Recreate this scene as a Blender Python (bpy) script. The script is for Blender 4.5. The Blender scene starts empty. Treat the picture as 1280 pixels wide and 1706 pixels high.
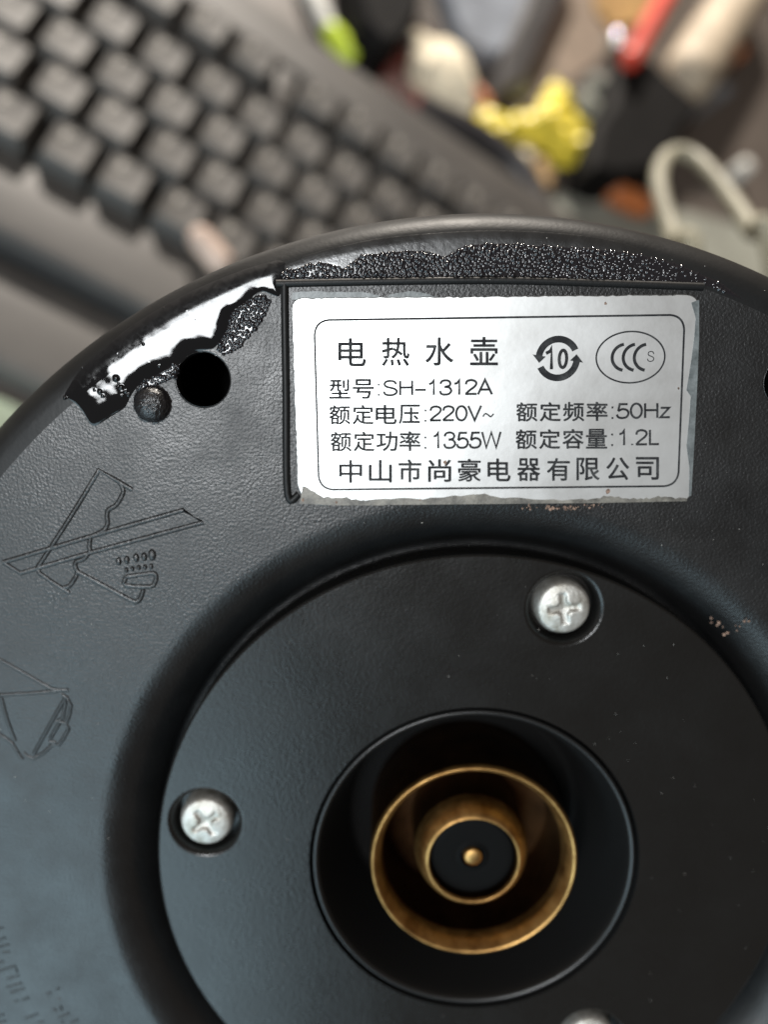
import bpy, bmesh, math, random
import numpy as np
from mathutils import Matrix, Vector
from mathutils.geometry import delaunay_2d_cdt

# ------------------------------------------------------------------ camera, world, lights, exposure
sc = bpy.context.scene
C = sc.collection
rng = random.Random(7)
nrng = np.random.default_rng(11)
MM = 0.001

def mat3(rows, loc):
    return Matrix(((rows[0][0], rows[0][1], rows[0][2], loc[0]), (rows[1][0], rows[1][1], rows[1][2], loc[1]),
                   (rows[2][0], rows[2][1], rows[2][2], loc[2]), (0, 0, 0, 1)))

CAM_ROWS = ((0.853210, -0.412381, -0.319335), (0.258222, 0.865942, -0.428329), (0.453161, 0.282995, 0.845316))
CAM_POS = (0.07344, -0.18230, 0.25236)
KET_ROWS = ((0.853282, -0.461532, -0.242690), (0.258351, 0.778455, -0.572069), (0.452951, 0.425437, 0.783479))
KET_POS = (0.12999, -0.17643, 0.16655)

cd = bpy.data.cameras.new('camera')
cam = bpy.data.objects.new('camera', cd)
C.objects.link(cam)
cam.matrix_world = mat3(CAM_ROWS, CAM_POS)
cd.sensor_fit = 'VERTICAL'
cd.sensor_height = 36.0
cd.lens = 36.0 * 1300.0 / 1706.0
cd.clip_start = 0.005
cd.clip_end = 20.0
cd.dof.use_dof = True
cd.dof.focus_distance = 0.0812
cd.dof.aperture_fstop = 9.2
sc.camera = cam

world = bpy.data.worlds.new('World')
sc.world = world
world.use_nodes = True
bg = world.node_tree.nodes['Background']
bg.inputs[0].default_value = (1.0, 0.76, 0.58, 1)
bg.inputs[1].default_value = 0.13

def rect_light(name, center, ux, uy, w, h, radiance, color):
    """window rectangle: ux, uy are its unit axes, light leaves along -(ux x uy)"""
    d = bpy.data.lights.new(name, 'AREA')
    d.shape = 'RECTANGLE'
    d.size = w
    d.size_y = h
    d.energy = radiance * math.pi * w * h
    d.color = color
    o = bpy.data.objects.new(name, d)
    C.objects.link(o)
    uz = Vector(ux).cross(Vector(uy))
    o.matrix_world = Matrix(((ux[0], uy[0], uz[0], center[0]), (ux[1], uy[1], uz[1], center[1]),
                             (ux[2], uy[2], uz[2], center[2]), (0, 0, 0, 1)))
    return o

rect_light('window_light', (-0.22461, -1.15521, 0.11926), (-0.85333, -0.25851, -0.45276), (0.49663, -0.66735, -0.55498), 0.8862, 0.8123, 4.6, (0.62, 0.87, 1.0))
rect_light('bright_sky_light', (-0.28332, -0.52812, 0.70487), (-0.85333, -0.25851, -0.45276), (0.49663, -0.66735, -0.55498), 0.2100, 0.2340, 42.0, (0.95, 0.98, 1.0))

# low direct light raking over the desk from behind the keyboard
sd = bpy.data.lights.new('raking_light', 'AREA')
sd.shape = 'DISK'
sd.size = 0.21
sd.energy = 7.6 * math.pi * 16.0
sd.color = (1.0, 0.92, 0.82)
so = bpy.data.objects.new('raking_light', sd)
C.objects.link(so)
ldir = Vector((-0.42, 0.79, 0.45)).normalized()
so.location = Vector((0.13, 0.08, 0.0)) + ldir * 4.0
so.rotation_euler = ldir.to_track_quat('Z', 'Y').to_euler()

sc.view_settings.view_transform = 'Standard'
sc.view_settings.look = 'None'
sc.view_settings.exposure = 0.0
sc.view_settings.gamma = 1.0
try:
    sc.cycles.use_denoising = True
    sc.cycles.sample_clamp_indirect = 6.0
except Exception:
    pass

# ------------------------------------------------------------------ materials
def nodes_of(m):
    return m.node_tree.nodes, m.node_tree.links

def principled(name, col, rough=0.5, metal=0.0, ior=1.5, spec=0.5):
    m = bpy.data.materials.new(name)
    m.use_nodes = True
    b = m.node_tree.nodes['Principled BSDF']
    b.inputs['Base Color'].default_value = (*col, 1)
    b.inputs['Roughness'].default_value = rough
    b.inputs['Metallic'].default_value = metal
    b.inputs['IOR'].default_value = ior
    b.inputs['Specular IOR Level'].default_value = spec
    return m

def add_noise(m, scale, detail=3.0, rough=0.55, distortion=0.0):
    n, l = nodes_of(m)
    tc = n.new('ShaderNodeTexCoord')
    t = n.new('ShaderNodeTexNoise')
    t.inputs['Scale'].default_value = scale
    t.inputs['Detail'].default_value = detail
    t.inputs['Roughness'].default_value = rough
    t.inputs['Distortion'].default_value = distortion
    l.new(tc.outputs['Object'], t.inputs['Vector'])
    return t

def bump(m, tex, dist, strength=1.0, prev=None):
    n, l = nodes_of(m)
    b = n.new('ShaderNodeBump')
    b.inputs['Distance'].default_value = dist
    b.inputs['Strength'].default_value = strength
    l.new(tex.outputs[0], b.inputs['Height'])
    if prev:
        l.new(prev.outputs[0], b.inputs['Normal'])
    l.new(b.outputs[0], n['Principled BSDF'].inputs['Normal'])
    return b

def vary_color(m, tex, a, b, lo=0.35, hi=0.65):
    n, l = nodes_of(m)
    r = n.new('ShaderNodeValToRGB')
    r.color_ramp.elements[0].position = lo
    r.color_ramp.elements[0].color = (*a, 1)
    r.color_ramp.elements[1].position = hi
    r.color_ramp.elements[1].color = (*b, 1)
    l.new(tex.outputs[0], r.inputs[0])
    l.new(r.outputs[0], n['Principled BSDF'].inputs['Base Color'])

def vary_rough(m, tex, lo, hi):
    n, l = nodes_of(m)
    r = n.new('ShaderNodeMapRange')
    r.inputs['From Min'].default_value = 0.3
    r.inputs['From Max'].default_value = 0.7
    r.inputs['To Min'].default_value = lo
    r.inputs['To Max'].default_value = hi
    l.new(tex.outputs[0], r.inputs['Value'])
    l.new(r.outputs[0], n['Principled BSDF'].inputs['Roughness'])

M = {}
# grained black plastic of the underside
m = M['grain'] = principled('grained_plastic', (0.007, 0.0075, 0.008), 0.40)
g1 = add_noise(m, 3300, 2.0, 0.5, 0.2)
b1 = bump(m, g1, 0.00012, 0.5)
g2 = add_noise(m, 160, 4.0, 0.6)
vary_rough(m, g2, 0.31, 0.46)
g3 = add_noise(m, 60, 5.0, 0.65)
vary_color(m, g3, (0.005, 0.0054, 0.0058), (0.009, 0.009, 0.009))
# smoother plastic of rim
m = M['rim'] = principled('smooth_black_plastic', (0.007, 0.007, 0.007), 0.48, 0.0, 1.45, 0.28)
g1 = add_noise(m, 2200, 2.0)
bump(m, g1, 0.00006, 0.3)
vary_rough(m, add_noise(m, 130, 5.0, 0.65), 0.42, 0.54)
# connector plate
m = M['plate'] = principled('satin_black_plastic', (0.007, 0.0067, 0.0063), 0.28, 0.0, 1.5, 0.40)
g1 = add_noise(m, 2600, 2.0)
bump(m, g1, 0.00008, 0.35)
vary_rough(m, add_noise(m, 90, 5.0, 0.65), 0.23, 0.33)
n_, l_ = nodes_of(m)
tc_ = n_.new('ShaderNodeTexCoord'); mp_ = n_.new('ShaderNodeMapping')
mp_.inputs['Rotation'].default_value = (0, 0, 0.5); mp_.inputs['Scale'].default_value = (1.0, 22.0, 1.0)
l_.new(tc_.outputs['Object'], mp_.inputs['Vector'])
sx_ = n_.new('ShaderNodeTexNoise'); sx_.inputs['Scale'].default_value = 90.0; sx_.inputs['Detail'].default_value = 4.0
l_.new(mp_.outputs[0], sx_.inputs['Vector'])
cr_ = n_.new('ShaderNodeValToRGB'); cr_.color_ramp.elements[0].position = 0.58; cr_.color_ramp.elements[1].position = 0.74
l_.new(sx_.outputs[0], cr_.inputs[0])
bp_ = n_.new('ShaderNodeBump'); bp_.inputs['Distance'].default_value = 0.00003; bp_.inputs['Strength'].default_value = 0.07
l_.new(cr_.outputs[0], bp_.inputs['Height'])
old_ = n_['Principled BSDF'].inputs['Normal'].links[0].from_node
l_.new(old_.outputs[0], bp_.inputs['Normal']); l_.new(bp_.outputs[0], n_['Principled BSDF'].inputs['Normal'])
m = M['well'] = principled('dark_plastic', (0.010, 0.010, 0.010), 0.35)
bump(m, add_noise(m, 900, 2.0), 0.00004, 0.3)
m = M['collar'] = principled('collar_plastic', (0.008, 0.008, 0.008), 0.36)
bump(m, add_noise(m, 900, 2.0), 0.00004, 0.3)
m = M['black'] = principled('insulator_black', (0.003, 0.003, 0.003), 0.7, 0.0, 1.4, 0.1)
bump(m, add_noise(m, 900, 2.0), 0.00003, 0.2)
m = M['film'] = principled('wet_gloss', (0.006, 0.006, 0.0065), 0.04, 0.0, 1.39)
bump(m, add_noise(m, 300, 3.0), 0.00004, 0.4)
n_, l_ = nodes_of(m)
tc_ = n_.new('ShaderNodeTexCoord'); ln_ = n_.new('ShaderNodeVectorMath'); ln_.operation = 'LENGTH'
l_.new(tc_.outputs['Object'], ln_.inputs[0])
nz_ = add_noise(m, 1100, 3.0, 0.6, 1.0)
ad_ = n_.new('ShaderNodeMath'); ad_.operation = 'MULTIPLY_ADD'
ad_.inputs[1].default_value = 0.0022
l_.new(nz_.outputs[0], ad_.inputs[0]); l_.new(ln_.outputs['Value'], ad_.inputs[2])
mr_ = n_.new('ShaderNodeMapRange')
mr_.inputs['From Min'].default_value = 0.0722; mr_.inputs['From Max'].default_value = 0.0745
mr_.inputs['To Min'].default_value = 0.035; mr_.inputs['To Max'].default_value = 0.46
l_.new(ad_.outputs[0], mr_.inputs['Value']); l_.new(mr_.outputs[0], n_['Principled BSDF'].inputs['Roughness'])
m = M['sheen'] = principled('damp_sheen_plastic', (0.008, 0.0085, 0.009), 0.28, 0.0, 1.75)  # damp strip, reflection raised to put in the shine along the rim
bump(m, add_noise(m, 1500, 3.0, 0.6), 0.00006, 0.5)
vary_rough(m, add_noise(m, 260, 4.0, 0.65), 0.22, 0.36)
m = M['dome'] = principled('dome_plastic', (0.009, 0.0085, 0.009), 0.30, 0.0, 1.5)
bump(m, add_noise(m, 2600, 2.0, 0.6), 0.00025, 0.7)
m = M['beads'] = principled('wet_beads', (0.011, 0.010, 0.0115), 0.13, 0.0, 1.5)
bump(m, add_noise(m, 1500, 2.0), 0.00004, 0.3)
# silver label
m = M['silver'] = principled('silver_foil', (0.70, 0.71, 0.71), 0.40, 0.92)
g1 = add_noise(m, 900, 3.0)
bump(m, g1, 0.00003, 0.25)
vary_color(m, add_noise(m, 70, 6.0, 0.7), (0.48, 0.48, 0.47), (0.60, 0.605, 0.60), 0.30, 0.55)
vary_rough(m, add_noise(m, 45, 4.0, 0.6), 0.36, 0.46)
m = M['ink'] = principled('print_ink', (0.022, 0.022, 0.022), 0.75, 0.0, 1.4, 0.2)
add = add_noise(m, 700, 4.0, 0.7)
vary_color(m, add, (0.016, 0.016, 0.017), (0.06, 0.06, 0.06), 0.45, 0.75)
m = M['glue'] = principled('old_adhesive', (0.16, 0.15, 0.13), 0.45)
vary_color(m, add_noise(m, 500, 5.0, 0.7), (0.06, 0.055, 0.048), (0.22, 0.20, 0.17))
bump(m, add_noise(m, 1200, 3.0), 0.0001, 0.5)
m = M['glue2'] = principled('clouded_adhesive', (0.13, 0.145, 0.145), 0.40)
vary_color(m, add_noise(m, 500, 5.0, 0.7), (0.06, 0.068, 0.068), (0.16, 0.17, 0.17))
bump(m, add_noise(m, 1200, 3.0), 0.0001, 0.5)
m = M['dirt'] = principled('brown_dirt', (0.20, 0.12, 0.085), 0.8)
vary_color(m, add_noise(m, 1200, 4.0, 0.7), (0.07, 0.045, 0.035), (0.34, 0.22, 0.16))
m = M['dust'] = principled('pale_dust', (0.45, 0.43, 0.40), 0.6)
m = M['screw'] = principled('zinc_screw', (0.62, 0.60, 0.56), 0.56, 0.8)
g1 = add_noise(m, 700, 4.0, 0.7)
bump(m, g1, 0.00022, 0.7)
vary_color(m, add_noise(m, 420, 4.0, 0.7), (0.26, 0.235, 0.19), (0.52, 0.505, 0.47), 0.30, 0.58)
m = M['brass'] = principled('brass', (0.78, 0.46, 0.15), 0.30, 1.0)
vary_color(m, add_noise(m, 260, 4.0, 0.7), (0.22, 0.115, 0.04), (0.50, 0.30, 0.11), 0.32, 0.62)
vary_rough(m, add_noise(m, 600, 4.0, 0.7), 0.36, 0.52)
m = M['brass_shaded'] = principled('tarnished_shaded_brass', (0.07, 0.04, 0.02), 0.42, 1.0)  # tarnish darkened further: shade of the socket walls put into the colour
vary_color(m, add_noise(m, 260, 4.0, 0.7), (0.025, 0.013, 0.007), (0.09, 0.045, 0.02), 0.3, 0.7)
m = M['steel'] = principled('brushed_steel', (0.55, 0.54, 0.53), 0.30, 1.0)
bump(m, add_noise(m, 300, 3.0), 0.00005, 0.2)
# desk clutter
m = M['key'] = principled('key_plastic', (0.09, 0.08, 0.075), 0.58)
bump(m, add_noise(m, 900, 2.0), 0.00006, 0.3)
vary_color(m, add_noise(m, 45, 5.0, 0.65), (0.047, 0.043, 0.039), (0.066, 0.060, 0.054))
m = M['legend'] = principled('key_print', (0.30, 0.28, 0.25), 0.6)
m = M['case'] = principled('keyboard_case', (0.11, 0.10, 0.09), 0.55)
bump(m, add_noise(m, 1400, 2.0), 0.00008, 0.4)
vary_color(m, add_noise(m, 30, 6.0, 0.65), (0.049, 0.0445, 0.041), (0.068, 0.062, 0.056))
m = M['recess'] = principled('keyboard_recess', (0.012, 0.012, 0.012), 0.7)  # darker than the case: shade of the key gaps put into its colour
m = M['desk'] = principled('desk_laminate', (0.120, 0.098, 0.084), 0.5)
vary_color(m, add_noise(m, 22, 6.0, 0.7, 1.5), (0.062, 0.051, 0.044), (0.10, 0.083, 0.071), 0.3, 0.7)
bump(m, add_noise(m, 300, 3.0), 0.00008, 0.3)

def plain(key, name, col, rough=0.5, metal=0.0, ns=60, k=0.75):
    mm = principled(name, col, rough, metal)
    vary_color(mm, add_noise(mm, ns, 4.0, 0.65), tuple(c * k for c in col), tuple(min(1, c * (2 - k)) for c in col))
    bump(mm, add_noise(mm, ns * 8, 3.0), 0.0001, 0.3)
    M[key] = mm
plain('paper_green', 'pale_green_paper', (0.42, 0.46, 0.33), 0.7)
plain('paper_grey', 'pale_grey_paper', (0.24, 0.245, 0.21), 0.7, 0, 30, 0.85)
plain('paper_tan', 'tan_paper', (0.22, 0.172, 0.13), 0.7)
plain('cream', 'cream_tissue', (0.80, 0.70, 0.52), 0.8)
plain('yellow', 'yellow_wrapper', (0.74, 0.60, 0.06), 0.4, 0, 40, 0.85)
plain('lime', 'lime_plastic', (0.52, 0.66, 0.05), 0.35)
plain('white', 'white_plastic', (0.70, 0.69, 0.64), 0.4)
plain('blackcloth', 'black_cloth', (0.007, 0.0065, 0.0065), 0.75)
M['blackcloth'].node_tree.nodes['Principled BSDF'].inputs['Specular IOR Level'].default_value = 0.12
plain('rubber', 'black_rubber', (0.040, 0.038, 0.040), 0.4)
plain('bluegrey', 'blue_grey_cover', (0.22, 0.24, 0.275), 0.45)
plain('darkgrey', 'dark_grey_plastic', (0.034, 0.031, 0.031), 0.6)
plain('red', 'red_plastic', (0.62, 0.055, 0.03), 0.35)
plain('maroon', 'maroon_plastic', (0.20, 0.035, 0.03), 0.5)
plain('pink', 'pink_paper', (0.30, 0.20, 0.165), 0.7)
plain('beige', 'beige_card', (0.44, 0.365, 0.27), 0.65)
plain('brownpink', 'brown_pink_plastic', (0.22, 0.12, 0.10), 0.5)
plain('orange', 'orange_plastic', (0.50, 0.16, 0.05), 0.45)
plain('ochre', 'ochre_card', (0.36, 0.22, 0.08), 0.6)
plain('cordgrey', 'pale_cord', (0.22, 0.208, 0.155), 0.5)
plain('pinkish', 'pale_pink_rubber', (0.44, 0.33, 0.27), 0.6)
M['foil'] = principled('silver_foil_ball', (0.75, 0.75, 0.76), 0.3, 1.0)
M['chrome'] = principled('chrome', (0.85, 0.86, 0.88), 0.12, 1.0)
plain('bluesteel', 'blue_steel', (0.30, 0.36, 0.43), 0.3, 0.6)

# ------------------------------------------------------------------ mesh helpers (lengths in mm)
def new_obj(name, verts, faces, mats, parent=None, smooth=True, sharp=40, fm=None, scale=MM):
    me = bpy.data.meshes.new(name)
    v = np.asarray(verts, dtype=float) * scale
    me.from_pydata(v.tolist(), [], [tuple(int(i) for i in f) for f in faces])
    if not isinstance(mats, (list, tuple)):
        mats = [mats]
    for mt in mats:
        me.materials.append(M[mt])
    if fm is not None:
        me.polygons.foreach_set('material_index', np.asarray(fm, dtype=np.int32))
    if smooth:
        me.polygons.foreach_set('use_smooth', np.ones(len(me.polygons), dtype=bool))
        if sharp:
            me.set_sharp_from_angle(angle=math.radians(sharp))
    me.update()
    o = bpy.data.objects.new(name, me)
    C.objects.link(o)
    o.parent = parent
    return o

class MB:
    """collects pieces of one mesh"""
    def __init__(s):
        s.v, s.f, s.m = [], [], []
    def add(s, v, f, mi=0):
        k = len(s.v)
        s.v.extend([tuple(p) for p in v])
        s.f.extend([tuple(i + k for i in q) for q in f])
        s.m.extend([mi] * len(f))
        return s
    def build(s, name, mats, parent=None, **k):
        return new_obj(name, s.v, s.f, mats, parent, fm=s.m, **k)

def lathe(profile, seg=192, close=False, center=(0, 0)):
    """profile: list of (r, z)"""
    v, f = [], []
    n = len(profile)
    for i in range(seg):
        a = 2 * math.pi * i / seg
        c, s_ = math.cos(a), math.sin(a)
        for r, z in profile:
            v.append((center[0] + r * c, center[1] + r * s_, z))
    for i in range(seg):
        j = (i + 1) % seg
        for k in range(n - 1):
            f.append((i * n + k, j * n + k, j * n + k + 1, i * n + k + 1))
    if close:
        v.append((center[0], center[1], profile[-1][1]))
        q = len(v) - 1
        for i in range(seg):
            f.append((i * n + n - 1, ((i + 1) % seg) * n + n - 1, q))
    return v, f

def smooth_profile(pts, k=6):
    return catmull(pts, k)

def catmull(p, k=8, closed=False):
    p = [tuple(q) for q in p]
    out = []
    n = len(p)
    rg = range(n if closed else n - 1)
    for i in rg:
        if closed:
            a, b, c, d = p[(i - 1) % n], p[i], p[(i + 1) % n], p[(i + 2) % n]
        else:
            a, b, c, d = p[max(i - 1, 0)], p[i], p[i + 1], p[min(i + 2, n - 1)]
        for j in range(k):
            t = j / k
            out.append(tuple(0.5 * (2 * b[q] + (c[q] - a[q]) * t + (2 * a[q] - 5 * b[q] + 4 * c[q] - d[q]) * t * t
                                    + (3 * b[q] - a[q] - 3 * c[q] + d[q]) * t ** 3) for q in range(len(b))))
    if not closed:
        out.append(p[-1])
    return out

def circle(c, r, n=48, ry=None, a0=0.0):
    ry = r if ry is None else ry
    return [(c[0] + r * math.cos(a0 + 2 * math.pi * i / n), c[1] + ry * math.sin(a0 + 2 * math.pi * i / n)) for i in range(n)]

def inside(poly, x, y):
    """vectorised point in polygon"""
    x = np.asarray(x); y = np.asarray(y)
    r = np.zeros(x.shape, bool)
    n = len(poly)
    for i in range(n):
        x1, y1 = poly[i]; x2, y2 = poly[(i + 1) % n]
        c = ((y1 > y) != (y2 > y))
        with np.errstate(divide='ignore', invalid='ignore'):
            xx = (x2 - x1) * (y - y1) / (y2 - y1 + 1e-12) + x1
        r ^= c & (x < xx)
    return r

def edge_dist(poly, x, y):
    d = np.full(np.shape(x), 1e9)
    n = len(poly)
    for i in range(n):
        x1, y1 = poly[i]; x2, y2 = poly[(i + 1) % n]
        dx, dy = x2 - x1, y2 - y1
        t = np.clip(((x - x1) * dx + (y - y1) * dy) / (dx * dx + dy * dy + 1e-12), 0, 1)
        d = np.minimum(d, np.hypot(x - x1 - t * dx, y - y1 - t * dy))
    return d

def flat_with_holes(outer, holes, z):
    pts = [Vector(p) for p in outer]
    loops = [list(range(len(outer)))]
    for h in holes:
        k = len(pts)
        pts += [Vector(p) for p in h]
        loops.append(list(range(k, k + len(h))))
    edges = [(l[i], l[(i + 1) % len(l)]) for l in loops for i in range(len(l))]
    vo, eo, fo, *_ = delaunay_2d_cdt(pts, edges, [], 1, 1e-6)
    v = [(p[0], p[1], z) for p in vo]
    f = []
    for t in fo:
        cx_ = sum(v[i][0] for i in t) / len(t); cy_ = sum(v[i][1] for i in t) / len(t)
        if not inside(outer, np.array(cx_), np.array(cy_)):
            continue
        if any(inside(h, np.array(cx_), np.array(cy_)) for h in holes):
            continue
        a, b, c = [v[i] for i in t[:3]]
        if (b[0] - a[0]) * (c[1] - a[1]) - (b[1] - a[1]) * (c[0] - a[0]) < 0:
            t = list(reversed(t))
        f.append(tuple(t))
    return v, f

def prism(poly, z0, z1, bevel=0.0):
    """solid from an outline, counter-clockwise, optional small bevel at the top"""
    a = sum(poly[i][0] * poly[(i + 1) % len(poly)][1] - poly[(i + 1) % len(poly)][0] * poly[i][1] for i in range(len(poly)))
    if a < 0:
        poly = list(reversed(poly))
    n = len(poly)
    rings = [[(x, y, z0) for x, y in poly]]
    if bevel:
        rings.append([(x, y, z1 - bevel) for x, y in poly])
        ins = []
        for i in range(n):
            p0, p1, p2 = Vector(poly[i - 1]), Vector(poly[i]), Vector(poly[(i + 1) % n])
            d = ((p1 - p0).normalized() + (p2 - p1).normalized())
            d = d.normalized() if d.length > 1e-9 else Vector((1, 0))
            nn = Vector((-d.y, d.x))
            ins.append((p1.x + nn.x * bevel, p1.y + nn.y * bevel))
        rings.append([(x, y, z1) for x, y in ins])
        top = ins
    else:
        rings.append([(x, y, z1) for x, y in poly])
        top = poly
    v = [p for r in rings for p in r]
    f = []
    for k in range(len(rings) - 1):
        for i in range(n):
            j = (i + 1) % n
            f.append((k * n + i, k * n + j, (k + 1) * n + j, (k + 1) * n + i))
    tv, tf = flat_with_holes(top, [], z1)
    k = len(v)
    v += tv
    f += [tuple(i + k for i in q) for q in tf]
    return v, f

def ribbon(pts, w, z0, z1, closed=False):
    """flat stroke with thickness: a printed line"""
    n = len(pts)
    L, R_ = [], []
    for i in range(n):
        if closed:
            a, b, c = pts[i - 1], pts[i], pts[(i + 1) % n]
        else:
            a, b, c = pts[max(i - 1, 0)], pts[i], pts[min(i + 1, n - 1)]
        d1 = Vector((b[0] - a[0], b[1] - a[1])); d2 = Vector((c[0] - b[0], c[1] - b[1]))
        if d1.length < 1e-9: d1 = d2
        if d2.length < 1e-9: d2 = d1
        d1.normalize(); d2.normalize()
        t = d1 + d2
        t = t.normalized() if t.length > 1e-6 else d1
        nn = Vector((-t.y, t.x))
        q = max(0.45, nn.dot(Vector((-d1.y, d1.x))))
        L.append((b[0] + nn.x * w / 2 / q, b[1] + nn.y * w / 2 / q))
        R_.append((b[0] - nn.x * w / 2 / q, b[1] - nn.y * w / 2 / q))
    v = [(x, y, z1) for x, y in L] + [(x, y, z1) for x, y in R_] + [(x, y, z0) for x, y in L] + [(x, y, z0) for x, y in R_]
    f = []
    for i in range(n if closed else n - 1):
        j = (i + 1) % n
        f += [(i, n + i, n + j, j), (2 * n + i, i, j, 2 * n + j), (n + i, 3 * n + i, 3 * n + j, n + j)]
    if not closed:
        f += [(0, 2 * n, 3 * n, n), (n - 1, 2 * n - 1, 4 * n - 1, 3 * n - 1)]
    return v, f

def tube(pts, r, sides=8, closed=False, cap=True):
    """tube through 3-D points; r a number or list"""
    P = [Vector(p) for p in pts]
    n = len(P)
    rs = r if isinstance(r, (list, tuple)) else [r] * n
    T = []
    for i in range(n):
        if closed:
            t = P[(i + 1) % n] - P[i - 1]
        else:
            t = P[min(i + 1, n - 1)] - P[max(i - 1, 0)]
        T.append(t.normalized())
    up = Vector((0, 0, 1))
    if abs(T[0].dot(up)) > 0.9:
        up = Vector((1, 0, 0))
    N = (up - T[0] * up.dot(T[0])).normalized()
    v, f = [], []
    for i in range(n):
        N = N - T[i] * N.dot(T[i])
        N = N.normalized() if N.length > 1e-9 else Vector((1, 0, 0))
        B = T[i].cross(N)
        for k in range(sides):
            a = 2 * math.pi * k / sides
            v.append(tuple(P[i] + N * (rs[i] * math.cos(a)) + B * (rs[i] * math.sin(a))))
    for i in range(n if closed else n - 1):
        j = (i + 1) % n
        for k in range(sides):
            q = (k + 1) % sides
            f.append((i * sides + k, i * sides + q, j * sides + q, j * sides + k))
    if cap and not closed:
        f.append(tuple(range(sides - 1, -1, -1)))
        f.append(tuple((n - 1) * sides + k for k in range(sides)))
    return v, f

def rounded_box(x0, x1, y0, y1, z0, z1, r=1.0, seg=4, taper=0.0):
    """box with rounded vertical corners and a bevelled top"""
    def outline(ins, rr):
        pts = []
        for cx_, cy_, a0 in ((x1 - ins - rr, y1 - ins - rr, 0), (x0 + ins + rr, y1 - ins - rr, 90), (x0 + ins + rr, y0 + ins + rr, 180), (x1 - ins - rr, y0 + ins + rr, 270)):
            for i in range(seg + 1):
                a = math.radians(a0 + 90 * i / seg)
                pts.append((cx_ + rr * math.cos(a), cy_ + rr * math.sin(a)))
        return pts
    b = min(r * 0.6, (z1 - z0) * 0.4)
    rings = [(outline(0, r), z0), (outline(taper, r), z1 - b), (outline(taper + b * 0.3, r), z1 - b * 0.3), (outline(taper + b, r * 0.9), z1)]
    v, f = [], []
    n = len(rings[0][0])
    for o, z in rings:
        v += [(x, y, z) for x, y in o]
    for k in range(len(rings) - 1):
        for i in range(n):
            j = (i + 1) % n
            f.append((k * n + i, k * n + j, (k + 1) * n + j, (k + 1) * n + i))
    f.append(tuple((len(rings) - 1) * n + i for i in range(n)))
    f.append(tuple(range(n - 1, -1, -1)))
    return v, f

def tag(o, label, cat, group=None, kind=None):
    o['label'] = label
    o['category'] = cat
    if group:
        o['group'] = group
    if kind:
        o['kind'] = kind
    return o

def empty(name, loc):
    o = bpy.data.objects.new(name, None)
    o.empty_display_size = 0.02
    C.objects.link(o)
    o.location = [c * MM for c in loc]
    return o

# ------------------------------------------------------------------ the desk
v, f = rounded_box(-420, 980, -620, 1050, -28, 0, 4)
desk = new_obj('desk_top', v, f, 'desk')
desk['kind'] = 'structure'

# ------------------------------------------------------------------ the kettle, underside up (local z points out of the base)
kettle = bpy.data.objects.new('electric_kettle', None)
kettle.empty_display_size = 0.05
C.objects.link(kettle)
kettle.matrix_world = mat3(KET_ROWS, KET_POS)
tag(kettle, 'black plastic electric kettle turned underside up, silver rating label on its base', 'kettle')

RIM = [(70.6, 0.0), (71.4, -0.03), (72.2, -0.12), (73.1, -0.42), (74.0, -1.15), (74.65, -2.2), (75.0, -3.6), (75.0, -6.5), (74.7, -14.0), (73.6, -20.0)]
RIMP = smooth_profile(RIM, 6)
_rr = np.array([p[0] for p in RIMP[:36]]); _rz = np.array([p[1] for p in RIMP[:36]])
def zbase(r):
    return np.where(r < 70.6, 0.0, np.interp(r, _rr, _rz))

HOLE = (-30.2, 57.5); HOLE_R = 2.88
HOLE2 = (32.57, 57.28)
DISC_R = 38.2
sh = MB()
v, f = flat_with_holes(circle((0, 0), 70.6, 256), [circle((0, 0), 45.0, 192), circle(HOLE, HOLE_R + 0.16, 64), circle(HOLE2, HOLE_R + 0.16, 64)], 0.0)
sh.add(v, f, 0)
v, f = lathe(RIMP, 256); v = [(x, y, z) for x, y, z in v]
sh.add(v, [tuple(reversed(q)) for q in f], 1)
ROLL = smooth_profile([(45.0, 0.0), (44.2, -0.08), (43.2, -0.42), (42.2, -1.05), (41.2, -2.0), (40.2, -3.4), (39.4, -5.0), (38.8, -6.6), (37.6, -6.9)], 5)
v, f = lathe(ROLL, 256)
sh.add(v, f, 2)
for hc in (HOLE, HOLE2):
    v, f = lathe(smooth_profile([(HOLE_R + 0.16, 0.0), (HOLE_R + 0.05, -0.05), (HOLE_R, -0.2), (HOLE_R, -1.9)], 3), 64, center=hc)
    sh.add(v, f, 2)
    v, f = lathe([(HOLE_R, -1.9), (HOLE_R + 0.8, -2.0), (HOLE_R + 0.8, -15.0)], 64, True, hc)
    sh.add(v, f, 3)
base_shell = sh.build('base_shell', ['grain', 'rim', 'grain', 'black'], kettle, sharp=50)

# body, lid and handle of the kettle behind the base
bd = MB()
BODY = smooth_profile([(71.0, -20.2), (70.0, -26), (67.0, -60), (62.5, -105), (57.5, -140), (54.0, -150)], 5)
v, f = lathe(BODY, 128)
bd.add(v, [tuple(reversed(q)) for q in f])
v, f = lathe([(73.6, -20.0), (71.0, -20.2)], 128)
bd.add(v, [tuple(reversed(q)) for q in f])
bd.build('body', ['steel'], kettle)
v, f = lathe(smooth_profile([(54.2, -150.0), (54.0, -153.5), (52.0, -156.5), (44, -160.5), (25, -163.5), (9, -164.3), (7.5, -166), (8.5, -170), (6, -172)], 4), 96, True)
new_obj('lid', v, [tuple(reversed(q)) for q in f], 'rim', kettle)
hp = catmull([(6, -66, -40), (10, -84, -42), (14, -103, -52), (15, -110, -80), (14, -104, -112), (11, -84, -128), (7, -58, -132)], 7)
v, f = tube(hp, [7.5] * len(hp), 12)
new_obj('handle', v, f, 'rim', kettle)

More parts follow.
